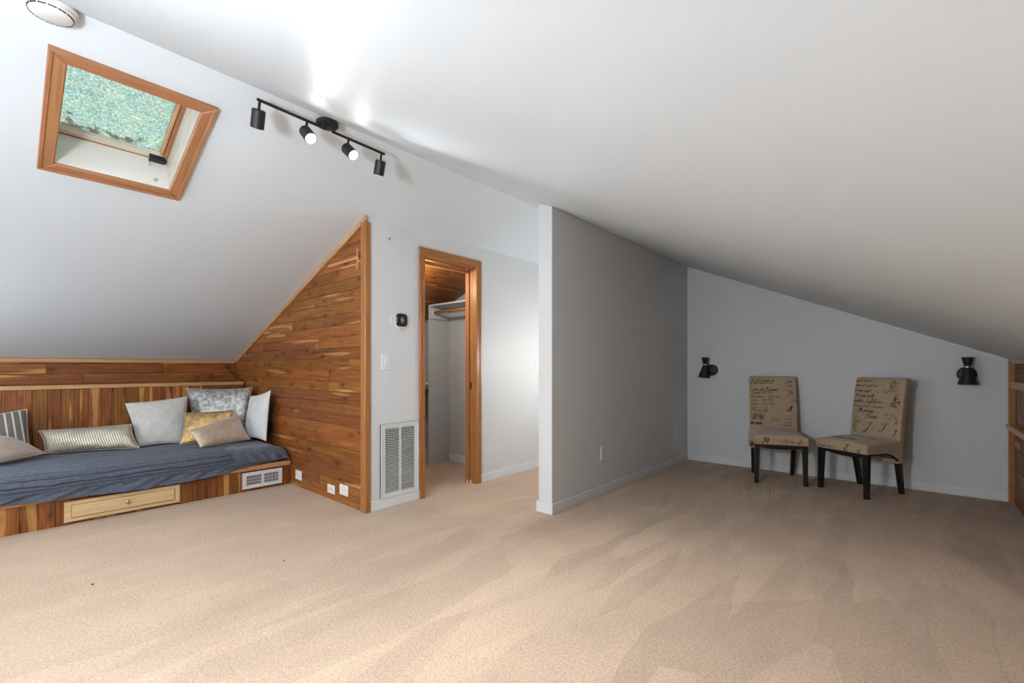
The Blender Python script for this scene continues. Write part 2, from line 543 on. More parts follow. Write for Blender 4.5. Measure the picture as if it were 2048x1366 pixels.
def pane_mat():
    """weathered translucent skylight pane with moss and algae"""
    m = bpy.data.materials.new('mossy_translucent_pane')
    m.use_nodes = True
    nt = m.node_tree
    L = nt.links.new
    nt.nodes.remove(nt.nodes['Principled BSDF'])
    out = nt.nodes['Material Output']
    tc = node(nt, 'ShaderNodeTexCoord')
    n1 = node(nt, 'ShaderNodeTexNoise', i_Scale=95.0, i_Detail=4.0, i_Roughness=0.8, i_Distortion=0.6)
    n2 = node(nt, 'ShaderNodeTexNoise', i_Scale=9.0, i_Detail=3.0)
    n3 = node(nt, 'ShaderNodeTexNoise', i_Scale=13.0, i_Detail=4.0, i_Roughness=0.7)
    for n in (n1, n2, n3): L(tc.outputs['Object'], n.inputs['Vector'])
    a = ramp(nt, [(0.30, (0.17, 0.235, 0.21)), (0.50, (0.42, 0.485, 0.45)), (0.68, (0.84, 0.86, 0.83))], n1.outputs['Fac'])
    t = ramp(nt, [(0.3, (0.84, 0.93, 0.95)), (0.65, (1.0, 1.0, 0.94))], n2.outputs['Fac'])
    c = mixc(nt, 1.0, a.outputs[0], t.outputs[0], 'MULTIPLY')
    # brown leaf litter gathered along the low edge (local -X)
    sp = node(nt, 'ShaderNodeSeparateXYZ'); L(tc.outputs['Object'], sp.inputs[0])
    low = ramp(nt, [(0.0, 1.0), (1.0, 0.0)], math_n(nt, 'MULTIPLY', math_n(nt, 'ADD', sp.outputs[0], 0.31), 7.0))
    lit = math_n(nt, 'GREATER_THAN', math_n(nt, 'ADD', n3.outputs['Fac'], math_n(nt, 'MULTIPLY', low.outputs[0], 0.22)), 0.69)
    lit = math_n(nt, 'MULTIPLY', lit, math_n(nt, 'GREATER_THAN', low.outputs[0], 0.05))
    c = mixc(nt, math_n(nt, 'MULTIPLY', lit, 0.7), c, (0.16, 0.12, 0.10))
    tr = node(nt, 'ShaderNodeBsdfTranslucent'); L(c, tr.inputs[0])
    gl = node(nt, 'ShaderNodeBsdfGlossy', i_Roughness=0.12)
    mx = node(nt, 'ShaderNodeMixShader'); mx.inputs[0].default_value = 0.04
    L(tr.outputs[0], mx.inputs[1]); L(gl.outputs[0], mx.inputs[2])
    L(mx.outputs[0], out.inputs[0])
    return m


M['pane'] = pane_mat()


def emit(name, col, s):
    m, nt, b = newmat(name)
    b.inputs['Base Color'].default_value = (0.8, 0.8, 0.8, 1)
    b.inputs['Emission Color'].default_value = (*col, 1)
    b.inputs['Emission Strength'].default_value = s
    return m


M['bulb'] = emit('lit_spot_bulb', (1.0, 0.96, 0.91), 60.0)

# ------------------------------------------------------------------ room dimensions
GX, GZ = -2.4625, 2.5            # ridge
XL, ZL = -5.92, 1.188            # left knee wall
XR, ZR = 0.60, 1.17              # right knee wall
SL = (GZ - ZL) / (GX - XL)
SR = (GZ - ZR) / (XR - GX)
Y0, YC = -1.2, 5.515             # gable walls behind the camera and behind the chairs
XD = -3.118                      # wall with the closet door
YW = 1.868                       # cedar wall
XP0, XP1, YP = -2.165, -2.037, 2.772


def roof(x):
    return GZ + (x - GX) * SL if x < GX else GZ - (x - GX) * SR


def struct(o):
    o['kind'] = 'structure'
    return o


def prism_y(name, poly, y0, y1, mat, parent=None):
    """outline in (x, z) extruded along y"""
    bm = bmesh.new()
    a = [bm.verts.new((x, y0, z)) for x, z in poly]
    b = [bm.verts.new((x, y1, z)) for x, z in poly]
    n = len(poly)
    bm.faces.new(a)
    bm.faces.new(b[::-1])
    for i in range(n):
        bm.faces.new([a[i], b[i], b[(i + 1) % n], a[(i + 1) % n]])
    bmesh.ops.recalc_face_normals(bm, faces=bm.faces[:])
    return mk(name, bm, mat, parent)


# ------------------------------------------------------------------ floor and ceilings
fl = struct(bxo('floor', (XL - 0.15, Y0 - 0.15, -0.1), (XR + 0.15, YC + 0.15, 0.0), M['carpet']))
fl['label'] = 'beige cut pile carpet with vacuum marks'


def slope_sheet(name, side, hole=None):
    """ceiling slab 0.12 thick; hole = (xa, xb, ya, yb)"""
    bm = bmesh.new()
    xs = [XL - 0.12, GX] if side < 0 else [GX, XR + 0.12]
    ys = [Y0 - 0.15, YC + 0.15]
    if hole:
        xs = sorted(xs + [hole[0], hole[1]])
        ys = sorted(ys + [hole[2], hole[3]])
    sl = SL if side < 0 else -SR
    nv = Vector((-sl, 0, 1)).normalized()
    vs = {}
    for k, off in enumerate((0.0, 0.12)):
        for i, x in enumerate(xs):
            for j, y in enumerate(ys):
                z = GZ + (x - GX) * sl
                vs[i, j, k] = bm.verts.new(Vector((x, y, z)) + nv * off)
    for i in range(len(xs) - 1):
        for j in range(len(ys) - 1):
            if hole and abs(xs[i] - hole[0]) < 1e-6 and abs(ys[j] - hole[2]) < 1e-6:
                continue
            for k in (0, 1):
                bm.faces.new([vs[i, j, k], vs[i + 1, j, k], vs[i + 1, j + 1, k], vs[i, j + 1, k]])
    return struct(mk(name, bm, M['ceiling']))


HX0, HX1, HY0, HY1 = -3.338, -2.711, 0.2095, 0.6945
slope_sheet('ceiling_left', -1, (HX0, HX1, HY0, HY1))
slope_sheet('ceiling_right', 1)

# ------------------------------------------------------------------ gable walls
wb = struct(prism_y('wall_back', [(XL - 0.1, 0), (XR + 0.1, 0), (XR + 0.1, roof(XR + 0.1)), (GX, GZ), (XL - 0.1, roof(XL - 0.1))], YC, YC + 0.12, M['wall']))
# wall behind the camera, with an assumed, unseen window
WX0, WX1, WZ0, WZ1 = -5.2, -3.9, 0.50, 1.46
wf = struct(prism_y('wall_front', [(XL - 0.1, 0), (WX0, 0), (WX0, roof(WX0)), (XL - 0.1, roof(XL - 0.1))], Y0 - 0.12, Y0, M['wall']))
prism_y('wall_section', [(WX1, 0), (XR + 0.1, 0), (XR + 0.1, roof(XR + 0.1)), (GX, GZ), (WX1, roof(WX1))], Y0 - 0.12, Y0, M['wall'], wf)
prism_y('wall_section', [(WX0, 0), (WX1, 0), (WX1, WZ0), (WX0, WZ0)], Y0 - 0.12, Y0, M['wall'], wf)
prism_y('wall_section', [(WX0, WZ1), (WX1, WZ1), (WX1, roof(WX1)), (WX0, roof(WX0))], Y0 - 0.12, Y0, M['wall'], wf)
bm = bmesh.new()
for a, b in (((WX0, Y0 - 0.1, WZ0), (WX0 + 0.05, Y0 - 0.03, WZ1)), ((WX1 - 0.05, Y0 - 0.1, WZ0), (WX1, Y0 - 0.03, WZ1)),
             ((WX0 + 0.05, Y0 - 0.1, WZ0), (WX1 - 0.05, Y0 - 0.03, WZ0 + 0.05)), ((WX0 + 0.05, Y0 - 0.1, WZ1 - 0.05), (WX1 - 0.05, Y0 - 0.03, WZ1))):
    box(bm, a, b)
struct(mk('window_assumed', bm, M['trimwhite']))  # frame of the assumed window, out of view

# ------------------------------------------------------------------ partition
wp = struct(prism_y('wall_partition', [(XP0, 0), (XP1, 0), (XP1, roof(XP1)), (XP0, roof(XP0))], YP, YC, M['wall']))
bv = wp.modifiers.new('soft_corner', 'BEVEL'); bv.width = 0.006; bv.segments = 3; bv.limit_method = 'ANGLE'
BB, BT = 0.078, 0.013


def baseboard(name, lo, hi):
    return struct(bxo(name, (lo[0], lo[1], 0), (hi[0], hi[1], BB), M['trimwhite'], None, 0.0025, 2))


baseboard('baseboard_partition', (XP1, YP - BT), (XP1 + BT, YC))
baseboard('baseboard_partition_end', (XP0 - BT, YP - BT), (XP1, YP))
baseboard('baseboard_passage', (XP0 - BT, YP), (XP0, YC))
baseboard('baseboard_back', (XP1 + BT, YC - BT), (XR - 0.012, YC))
baseboard('baseboard_passage_end', (XD + BT, YC - BT), (XP0 - BT, YC))

# ------------------------------------------------------------------ door wall
DY0, DY1, DZ = 2.419, 3.022, 2.056
XDB = XD - 0.125
wd = struct(prism_y('wall_door', [(XDB, 0), (XD, 0), (XD, roof(XD)), (XDB, roof(XDB))], YW + 0.012, DY0 - 0.015, M['wall']))
prism_y('wall_section', [(XDB, 0), (XD, 0), (XD, roof(XD)), (XDB, roof(XDB))], DY1 + 0.015, YC, M['wall'], wd)
prism_y('wall_section', [(XDB, DZ + 0.015), (XD, DZ + 0.015), (XD, roof(XD)), (XDB, roof(XDB))], DY0 - 0.015, DY1 + 0.015, M['wall'], wd)
baseboard('baseboard_door', (XD, 1.906), (XD + BT, 2.361))
baseboard('baseboard_door_far', (XD, 3.08), (XD + BT, YC - BT))

door = thing('door_1', None, None, (XD, 2.72, 0)); door['kind'] = 'structure'
door['label'] = 'fir trimmed pocket door opening into the closet'
CT = 0.016
ex, ez = (0, 1, 0), (0, 0, 1)
for y0, y1, nm in ((2.361, 2.419, 'casing'), (3.022, 3.082, 'casing')):
    poly_piece(nm, rect(0, 2.117 if False else 2.058, -(y1 - y0), 0), (XD + CT, y0, 0), (0, 0, 1), (0, -1, 0), CT, M['fir'], door, 0.004)
poly_piece('casing', rect(2.361, 3.082, 2.058, 2.118), (XD + CT, 0, 0), ex, ez, CT, M['fir'], door, 0.004)
# raised outer band on the casing
for y0, y1 in ((2.361, 2.377), (3.066, 3.082)):
    poly_piece('casing_band', rect(0, 2.102, -(y1 - y0), 0), (XD + CT + 0.006, y0, 0), (0, 0, 1), (0, -1, 0), 0.006, M['fir'], door, 0.002)
poly_piece('casing_band', rect(2.361, 3.082, 2.102, 2.118), (XD + CT + 0.006, 0, 0), ex, ez, 0.006, M['fir'], door, 0.002)
# jambs: near side solid, far side split around the pocket
poly_piece('jamb', rect(0, 2.056, 0, 0.125), (XDB, DY0, 0), (0, 0, 1), (1, 0, 0), 0.015, M['fir'], door, 0.002)
poly_piece('jamb', rect(0, 2.056, 0, 0.045), (XD, DY1, 0), (0, 0, 1), (-1, 0, 0), 0.015, M['fir'], door, 0.002)
poly_piece('jamb', rect(0, 2.056, 0.085, 0.135), (XD, DY1 - 0.006, 0), (0, 0, 1), (-1, 0, 0), 0.02, M['fir'], door, 0.002)
poly_piece('head_jamb', rect(DY0, DY1, 0, 0.05), (XD, 0, DZ), (0, 1, 0), (-1, 0, 0), 0.015, M['fir'], door, 0.002)
poly_piece('head_jamb', rect(DY0, DY1, 0.08, 0.125), (XD, 0, DZ - 0.018), (0, 1, 0), (-1, 0, 0), 0.03, M['fir'], door, 0.002)
slab = poly_piece('door_leaf', rect(0.008, 2.05, 0.049, 0.079), (XD, DY1 + 0.004, 0), (0, 0, 1), (-1, 0, 0), 0.012, M['fir'], door, 0.002)
tag(poly_piece('latch_plate', rect(0.90, 0.96, 0.054, 0.074), (XD, DY1 + 0.0025, 0), (0, 0, 1), (-1, 0, 0), 0.003, M['black'], slab, 0.0005), 'dark metal latch plate')
for xx in (0.052, 0.092):
    tag(bxo('floor_guide', (XD - xx - 0.012, DY1 - 0.014, 0.0), (XD - xx, DY1 + 0.002, 0.026), M['plate'], door, 0.002), 'small white plastic floor guide')

# ------------------------------------------------------------------ cedar wall beside the bench
wc = struct(prism_y('wall_cedar', [(XL, 0), (XDB, 0), (XDB, roof(XDB)), (XL, roof(XL))], YW + 0.012, YW + 0.11, M['closetgrey']))
wc['label'] = 'cedar plank wall beside the daybed'
PH = 0.0905


def plank_rows(parent, org, ex, ey, x0f, x1, z0, z1, h, mat, lens=(0.6, 1.9), T=0.012, jit=0.0012, ch=0.0022, gap=0.0012):
    """rows of boards in the (ex, ey) plane; x0f(z) = slanted start"""
    z = z0
    nrm = Vector(ex).cross(Vector(ey))
    while z < z1 - 0.012:
        zt = min(z + h, z1)
        a = x0f(z)
        x = a - random.uniform(0.1, 1.0)
        cuts = []
        while x < x1:
            x += random.uniform(*lens)
            cuts.append(x)
        lo = None
        segs = []
        for c in cuts:
            if c <= max(x0f(z), x0f(zt)) + 0.09: continue
            if c >= x1 - 0.08: break
            segs.append(c)
        pts = [None] + segs + [x1]
        for s0, s1 in zip(pts, pts[1:]):
            g = gap / 2
            if s0 is None:
                b0, t0 = x0f(z), x0f(zt)
                if s1 - max(b0, t0) < 0.01 and t0 >= s1:
                    P = [(b0 + g, z + g), (s1 - g, z + g), (s1 - g, z + g + max(0.01, (s1 - b0) / max(t0 - b0, 1e-6) * (zt - z)))]
                else:
                    P = [(b0 + g, z + g), (s1 - g, z + g), (s1 - g, zt - g), (t0 + g, zt - g)]
            else:
                P = rect(s0 + g, s1 - g, z + g, zt - g)
            poly_piece('plank', P, Vector(org) + nrm * random.uniform(-jit, jit), ex, ey, T, mat, parent, ch)
        z = zt


plank_rows(wc, (0, YW, 0), (1, 0, 0), (0, 0, 1), lambda z: XL if z < ZL else GX + (z - GZ) / SL, -3.172, 0.0, roof(-3.172), PH, M['cedar'])
# trim along the sloping top edge and the corner post
u = Vector((1, 0, SL)).normalized()
v = Vector((-u.z, 0, u.x))
Ls = (-3.105 - XL) / u.x
trim1 = struct(poly_piece('trim_1', [(0.036 * SL, -0.036), (Ls + 0.0 - 0.036 * SL * 0, -0.036), (Ls, 0), (0, 0)], (XL, YW - 0.014, ZL), u, v, 0.014, M['fir_pale'], None, 0.003))
trim1['label'] = 'pale wood trim strip along the sloping top of the cedar wall'
post = struct(poly_piece('trim_2', rect(0, roof(-3.17) - 0.02, 0, 0.068), (-3.105, YW - 0.014, 0), (0, 0, 1), (-1, 0, 0), 0.046, M['fir'], None, 0.004))
post['label'] = 'square fir corner post at the end of the cedar wall'
bm = bmesh.new(); box(bm, (-3.236, YW - 0.010, 1.86), (-3.222, YW, 2.03)); box(bm, (-3.222, YW - 0.010, 1.915), (-3.176, YW, 1.93))
tag(mk('wall_bracket', bm, M['fir_pale']), 'small pale wooden bracket high on the cedar wall by the post', 'bracket')
tag(poly_piece('wall_batten', rect(-3.70, -3.24, 1.945, 1.968), (0, YW - 0.006, 0), (1, 0, 0), (0, 0.0, 1), 0.006, M['fir_pale'], None, 0.001),
    'thin pale batten across the cedar wall near its peak', 'batten')

# ------------------------------------------------------------------ left knee wall above the bench
wl_ = struct(bxo('wall_left', (XL - 0.12, Y0, 0), (XL - 0.012, YC, ZL - 0.002), M['cedar_red']))
plank_rows(wl_, (XL, 0, 0), (0, 1, 0), (0, 0, 1), lambda z: Y0, YW - 0.001, 0.950, 1.157, 0.0965, M['cedar_red'], (0.5, 0.95))
poly_piece('top_trim', rect(Y0, YW - 0.016, 1.152, 1.187), (XL + 0.016, 0, 0), (0, 1, 0), (0, 0, 1), 0.016, M['fir_pale'], wl_, 0.003)

# ------------------------------------------------------------------ daybed bench
XB, XF = -5.645, -4.453
bench = thing('daybed_bench', 'long built-in cedar daybed bench with drawer under the sloping ceiling', 'bench', (-5.0, 0.4, 0))
bxo('bench_body', (XL, Y0, 0.0), (XF - 0.014, YW - 0.002, 0.180), M['cedar_red'], bench)
poly_piece('ledge', rect(Y0, YW - 0.003, 0, 0.043), (XF + 0.016, 0, 0.183), (0, 1, 0), (0, 0, 1), 0.9, M['fir_pale'], bench, 0.003)
ybk = Y0
i = 0
while ybk < YW - 0.03:                       # vertical boards of the bench front
    w = 0.088 + random.uniform(-0.006, 0.006)
    y1 = min(ybk + w, YW - 0.003)
    if not (ybk > 0.325 and y1 < 1.0):
        poly_piece('front_plank', rect(0.0, 0.182, -(y1 - ybk) + 0.0006, -0.0006), (XF + random.uniform(-0.001, 0.001), ybk, 0), (0, 0, 1), (0, -1, 0), 0.013, M['cedar_red'] if random.random() < 0.6 else M['cedar'], bench, 0.0018)
    ybk = y1
# boards of the seat back and its ledge
bxo('back_body', (XL, Y0, 0.227), (XB - 0.013, YW - 0.002, 0.912), M['cedar_red'], bench)
ybk = Y0
while ybk < YW - 0.03:
    w = 0.0885 + random.uniform(-0.004, 0.004)
    y1 = min(ybk + w, YW - 0.003)
    poly_piece('back_plank', rect(0.228, 0.912, -(y1 - ybk) + 0.0006, -0.0006), (XB + random.uniform(-0.001, 0.001), ybk, 0), (0, 0, 1), (0, -1, 0), 0.012, M['cedar_red'] if random.random() < 0.7 else M['cedar'], bench, 0.002)
    ybk = y1
poly_piece('back_rail', rect(Y0, YW - 0.003, 0.913, 0.948), (XB + 0.014, 0, 0), (0, 1, 0), (0, 0, 1), 0.285, M['fir_pale'], bench, 0.003)
# drawer
dr = poly_piece('drawer_front', rect(0.326, 0.998, 0.018, 0.163), (XF + 0.016, 0, 0), (0, 1, 0), (0, 0, 1), 0.018, M['maple'], bench, 0.006)
dr['label'] = 'pale maple raised panel drawer front'
a0, a1, b0, b1, xx = 0.364, 0.960, 0.048, 0.135, XF + 0.016
poly_piece('raised_panel', rect(a0, a1, b0, b1), (xx + 0.006, 0, 0), (0, 1, 0), (0, 0, 1), 0.006, M['maple'], dr, 0.006)
bm = bmesh.new()
for q in ((a0, a1, b0 - 0.004, b0), (a0, a1, b1, b1 + 0.004), (a0 - 0.004, a0, b0 - 0.004, b1 + 0.004), (a1, a1 + 0.004, b0 - 0.004, b1 + 0.004)):
    box(bm, (xx - 0.001, q[0], q[2]), (xx + 0.0006, q[1], q[3]))
mk('panel_groove', bm, M['rod'], dr)
bm = bmesh.new()
lathe(bm, [(0.006, 0), (0.005, 0.010), (0.010, 0.014), (0.0145, 0.021), (0.0135, 0.027), (0.007, 0.031)], (xx, 0.667, 0.099), (1, 0, 0), 18)
tag(mk('knob', bm, M['brass'], dr, True), 'round brass knob')


# register in the bench front
def register(name, label, y0, y1, z0, z1, x, cols, fins, fin_dir, frame_y, frame_z, mid=0.012, group=None):
    t = thing(name, label, 'air vent', (x, (y0 + y1) / 2, z0), group)
    bm = bmesh.new()
    iy0, iy1, iz0, iz1 = y0 + frame_y, y1 - frame_y, z0 + frame_z, z1 - frame_z
    for a in ((y0, y1, z0, iz0), (y0, y1, iz1, z1), (y0, iy0, iz0, iz1), (iy1, y1, iz0, iz1)):
        box(bm, (x, a[0], a[2]), (x + 0.010, a[1], a[3]))
    f = mk('frame', bm, M['enamel'], t)
    bm = bmesh.new(); box(bm, (x + 0.0005, iy0, iz0), (x + 0.0015, iy1, iz1)); mk('backing', bm, M['opening_shade'], t)  # black sheet in place of the shaded hollow behind the louvers
    cw = (iy1 - iy0 - mid * (cols - 1)) / cols
    me = None
    for c in range(cols):
        ya = iy0 + c * (cw + mid)
        if c: bxo('mullion', (x, ya - mid, iz0), (x + 0.009, ya, iz1), M['enamel'], t)
        for k in range(fins):
            bm = bmesh.new()
            if fin_dir == 'h':
                zz = iz0 + (k + 0.5) / fins * (iz1 - iz0)
                hh = (iz1 - iz0) / fins
                vs = box(bm, (x + 0.002, ya, zz - 0.0012), (x + 0.0095, ya + cw, zz + 0.0028))
                for v_ in vs:
                    if v_.co.x > x + 0.005: v_.co.z -= hh * 0.10
                    else: v_.co.z += hh * 0.06
            else:
                yy = ya + (k + 0.5) / fins * cw
                box(bm, (x + 0.002, yy - 0.0017, iz0), (x + 0.0065, yy + 0.0017, iz1))
            o = mk('louver', bm, M['enamel'], t)
            if me is None: me = o.data
            else:
                old = o.data; o.data = me; bpy.data.meshes.remove(old)
    return t, f


reg, regf = register('floor_register', 'white metal heating register set in the cedar bench front', 1.452, 1.790, 0.025, 0.167, XF + 0.002, 2, 11, 'v', 0.031, 0.029, 0.02)
bm = bmesh.new()
for k in (1, 2): box(bm, (XF + 0.0095, 1.484, 0.054 + k * 0.028 - 0.0015), (XF + 0.0115, 1.758, 0.054 + k * 0.028 + 0.0015))
mk('cross_bar', bm, M['enamel'], reg)
gr, grf = register('return_grille', 'tall white louvered return air grille low on the door wall', 1.990, 2.352, 0.079, 0.657, XD, 2, 36, 'h', 0.040, 0.034, 0.018)
bm = bmesh.new()
for a in ((1.990, 2.352, 0.079, 0.091), (1.990, 2.352, 0.645, 0.657), (1.990, 2.002, 0.091, 0.645), (2.340, 2.352, 0.091, 0.645)):
    box(bm, (XD, a[0], a[2]), (XD + 0.016, a[1], a[3]))
mk('outer_rim', bm, M['enamel'], gr)


# ------------------------------------------------------------------ coverlet over the mattress
def coverlet():
    ye = YW - 0.022
    ys = np.concatenate([np.linspace(Y0 + 0.02, -0.15, 60, endpoint=False), np.linspace(-0.15, ye - 0.09, 330, endpoint=False), np.linspace(ye - 0.09, ye, 22)])
    # cross-section from the back, over the rounded front edge, down the front
    top = 0.353
    prof = [(x, top + 0.008 * math.sin((x + 5.6) * 2.2)) for x in np.linspace(-5.64, -4.53, 560)]
    R = 0.105
    for a in np.linspace(0, PI / 2, 90)[1:]:
        prof.append((-4.53 + R * 1.12 * math.sin(a), top + 0.0055 - R * 0.95 * (1 - math.cos(a))))
    zt = prof[-1][1]
    nb = len(prof)
    ks = np.linspace(0, 1, 22)[1:]
    prof = np.array(prof)
    d = np.concatenate([[0], np.cumsum(np.hypot(*np.diff(prof, axis=0).T))])
    dtot = d[-1]
    rng = np.random.RandomState(3)
    ph = rng.rand(24) * 6.28
    Yg = ys[:, None]

    def wob(y, dd, s):
        return (np.sin(y * 7.1 + dd * 9 + ph[0]) + 0.7 * np.sin(y * 15.7 - dd * 23 + ph[1]) + 0.5 * np.sin(y * 33 + dd * 41 + ph[2]) + 0.35 * np.sin(y * 61 - dd * 17 + ph[3])) * s
    pr = np.array(prof)
    dd = d[None, :]
    front = np.clip((dd - (dtot - 0.34)) / 0.12, 0, 1)
    fr = dd / 0.046 + wob(Yg, dd, 0.26 - 0.18 * front)
    saw = fr - np.floor(fr)
    ruff = np.abs(np.sin(PI * saw)) ** 0.9
    dist = np.minimum(saw, 1 - saw) * 0.046
    groove = np.exp(-(dist / 0.0042) ** 2)
    mask = 1 / (1 + np.exp((Yg - 1.365) / 0.006))
    edge = np.clip((dtot - 0.012 - dd) / 0.02, 0, 1)
    fine = np.sin(Yg * 210 + 9 * np.sin(dd * 90) + ph[5]) * 0.0012
    h = mask * edge * (0.010 + ruff * 0.007 - groove * 0.013 + fine)
    # plain gathered end
    pm = (1 - mask) * np.clip((dd - 0.5) / 0.4, 0, 1)
    ga = Yg * 1.0 - dd * 0.55
    h += pm * (0.0055 * np.sin(ga * 70 + 2 * np.sin(dd * 14)) * np.exp(-((dd - (dtot - 0.16)) / 0.16) ** 2) + 0.003 * np.sin(Yg * 41 + dd * 25))
    h += 0.006 * np.sin(Yg * 5 + 1.3) * np.clip(dd, 0, 1)
    # normals of the profile
    t = np.gradient(pr, axis=0)
    nrm = np.stack([-t[:, 1], t[:, 0]], 1)
    nrm /= np.linalg.norm(nrm, axis=1)[:, None]
    X = pr[None, :, 0] + nrm[None, :, 0] * h
    Z = pr[None, :, 1] + nrm[None, :, 1] * h
    # skirt
    zb = np.interp(ys, [-1.2, 0.0, 0.35, 0.8, 1.15, 1.35, 1.55, 1.85], [0.215, 0.212, 0.196, 0.176, 0.186, 0.206, 0.234, 0.240])[:, None]
    xb = np.interp(ys, [-1.2, 1.3, 1.55, 1.85], [-4.398, -4.400, -4.425, -4.46])[:, None]
    k = ks[None, :]
    z0_, x0_ = Z[:, -1:], X[:, -1:]
    fold = (0.010 * np.sin((Yg + 0.55 * k * 0.2) * 19 + 1.5 * np.sin(Yg * 5.3)) + 0.006 * np.sin((Yg + k * 0.16) * 47 + ph[7])) * np.minimum(k * 1.6, 1)
    Xs = x0_ + (xb - x0_) * k + fold - 0.010 * np.sin(k * PI)
    Zs = z0_ + (zb - z0_) * k
    X = np.concatenate([X, Xs], 1)
    Z = np.concatenate([Z, Zs], 1)
    # rounded end by the cedar wall
    q = np.clip((ys - (ye - 0.075)) / 0.075, 0, 1)[:, None]
    g = np.sqrt(np.maximum(1 - q ** 2, 0)) * 0.62 + 0.38
    Z = 0.24 + (Z - 0.24) * np.where(Z > 0.24, g, 1)
    Yf = np.repeat(Yg, X.shape[1], 1)
    co = np.stack([X, Yf, Z], -1)
    ny, ns = X.shape
    faces = []
    split = nb - 1
    c = np.array([-5.0, 0.4, 0.226])
    idx = np.arange(ny * ns).reshape(ny, ns)

    def build(name, j0, j1, parent, extra=False):
        sub = co[:, j0:j1]
        n2 = sub.shape[1]
        V = (sub.reshape(-1, 3) - c).tolist()
        ii = np.arange(ny * n2).reshape(ny, n2)
        F = np.stack([ii[:-1, :-1], ii[:-1, 1:], ii[1:, 1:], ii[1:, :-1]], -1).reshape(-1, 4)[:, ::-1].tolist()
        if extra:
            base = len(V)
            for a in (ny - 1,):
                for j in range(n2):
                    p = sub[a, j] - c
                    V.append((p[0], p[1] - 0.004, 0.006))
                for j in range(n2 - 1):
                    F.append([ii[a, j], ii[a, j + 1], base + j + 1, base + j])
        me = bpy.data.meshes.new(name)
        me.from_pydata(V, [], F)
        me.update()
        me.polygons.foreach_set('use_smooth', [True] * len(me.polygons))
        me.materials.append(M['coverlet'])
        o = bpy.data.objects.new(name, me)
        return link(o, parent, Matrix.Translation(c))
    root = build('bench_coverlet', 0, split + 1, None, True)
    sk = build('skirt', split, ns, root)
    return tag(root, 'slate blue ruffled coverlet spread over the daybed mattress', 'coverlet')


coverlet()


# ------------------------------------------------------------------ cushions
def cushion(name, label, TL, TR, BR, BL, half, mat, back=None, pinch=0.06, n=26, seed=0, flop=0.0):
    TL, TR, BR, BL = [np.array(p, float) for p in (TL, TR, BR, BL)]
    nr = np.cross(BR - BL, TL - BL)
    nr /= np.linalg.norm(nr)                      # towards the viewer
    rng = np.random.RandomState(seed)
    ph = rng.rand(8) * 6.28
    s = np.linspace(-1, 1, n)
    s = np.sign(s) * (1 - (1 - np.abs(s)) ** 1.35)
    U, Vv = np.meshgrid(s, s, indexing='ij')
    u2 = U * (1 - pinch * (1 - Vv ** 2) * np.abs(U) ** 1.5)
    v2 = Vv * (1 - pinch * (1 - U ** 2) * np.abs(Vv) ** 1.5)
    a = ((u2 + 1) / 2)[..., None]
    b = ((v2 + 1) / 2)[..., None]
    base = (BL * (1 - a) + BR * a) * (1 - b) + (TL * (1 - a) + TR * a) * b
    prof = np.maximum((1 - U ** 2) * (1 - Vv ** 2), 0) ** 0.42
    wr = (np.sin(U * 5 + Vv * 3 + ph[0]) * 0.05 + np.sin(U * 9 - Vv * 7 + ph[1]) * 0.03 + np.sin(np.arctan2(Vv, U) * 9 + ph[2]) * 0.05 * (U ** 2 + Vv ** 2))
    th = half * prof * (1 + wr)
    F3 = base + nr * th[..., None]
    B3 = base - nr * th[..., None]
    c = (TL + TR + BR + BL) / 4
    wid = np.linalg.norm(BR - BL + TR - TL) / 2
    hei = np.linalg.norm(TL - BL + TR - BR) / 2

    def half_mesh(nm, G, flip, mt, parent):
        V = (G.reshape(-1, 3) - c).tolist()
        ii = np.arange(n * n).reshape(n, n)
        Q = np.stack([ii[:-1, :-1], ii[1:, :-1], ii[1:, 1:], ii[:-1, 1:]], -1).reshape(-1, 4)
        if flip: Q = Q[:, ::-1]
        me = bpy.data.meshes.new(nm)
        me.from_pydata(V, [], Q.tolist())
        uvl = me.uv_layers.new(name='UVMap')
        uu = ((u2.reshape(-1) + 1) / 2 * wid)
        vv = ((v2.reshape(-1) + 1) / 2 * hei)
        li = np.zeros(len(me.loops), int)
        me.loops.foreach_get('vertex_index', li)
        uvl.data.foreach_set('uv', np.stack([uu[li], vv[li]], 1).ravel())
        me.polygons.foreach_set('use_smooth', [True] * len(me.polygons))
        me.materials.append(mt)
        me.update()
        return link(bpy.data.objects.new(nm, me), parent, Matrix.Translation(c))
    f = half_mesh(name, F3, False, mat, None)
    bk = half_mesh('back_cover', B3, True, back or mat, f)
    if back: bk['label'] = 'dark back cover'
    # corded edge
    bm = bmesh.new()
    edge = [base[i, 0] for i in range(n)] + [base[n - 1, j] for j in range(1, n)] + [base[i, n - 1] for i in range(n - 2, -1, -1)] + [base[0, j] for j in range(n - 2, 0, -1)]
    tube(bm, edge + [edge[0]], 0.0035, 6, False)
    mk('edge_seam', bm, mat, f, True)
    tag(f, label, 'cushion', 'cushions on the daybed')
    return f


CAMP = np.array([0, 0, 1.104])


def sc(P, k):
    return (CAMP + (np.array(P) - CAMP) * k)


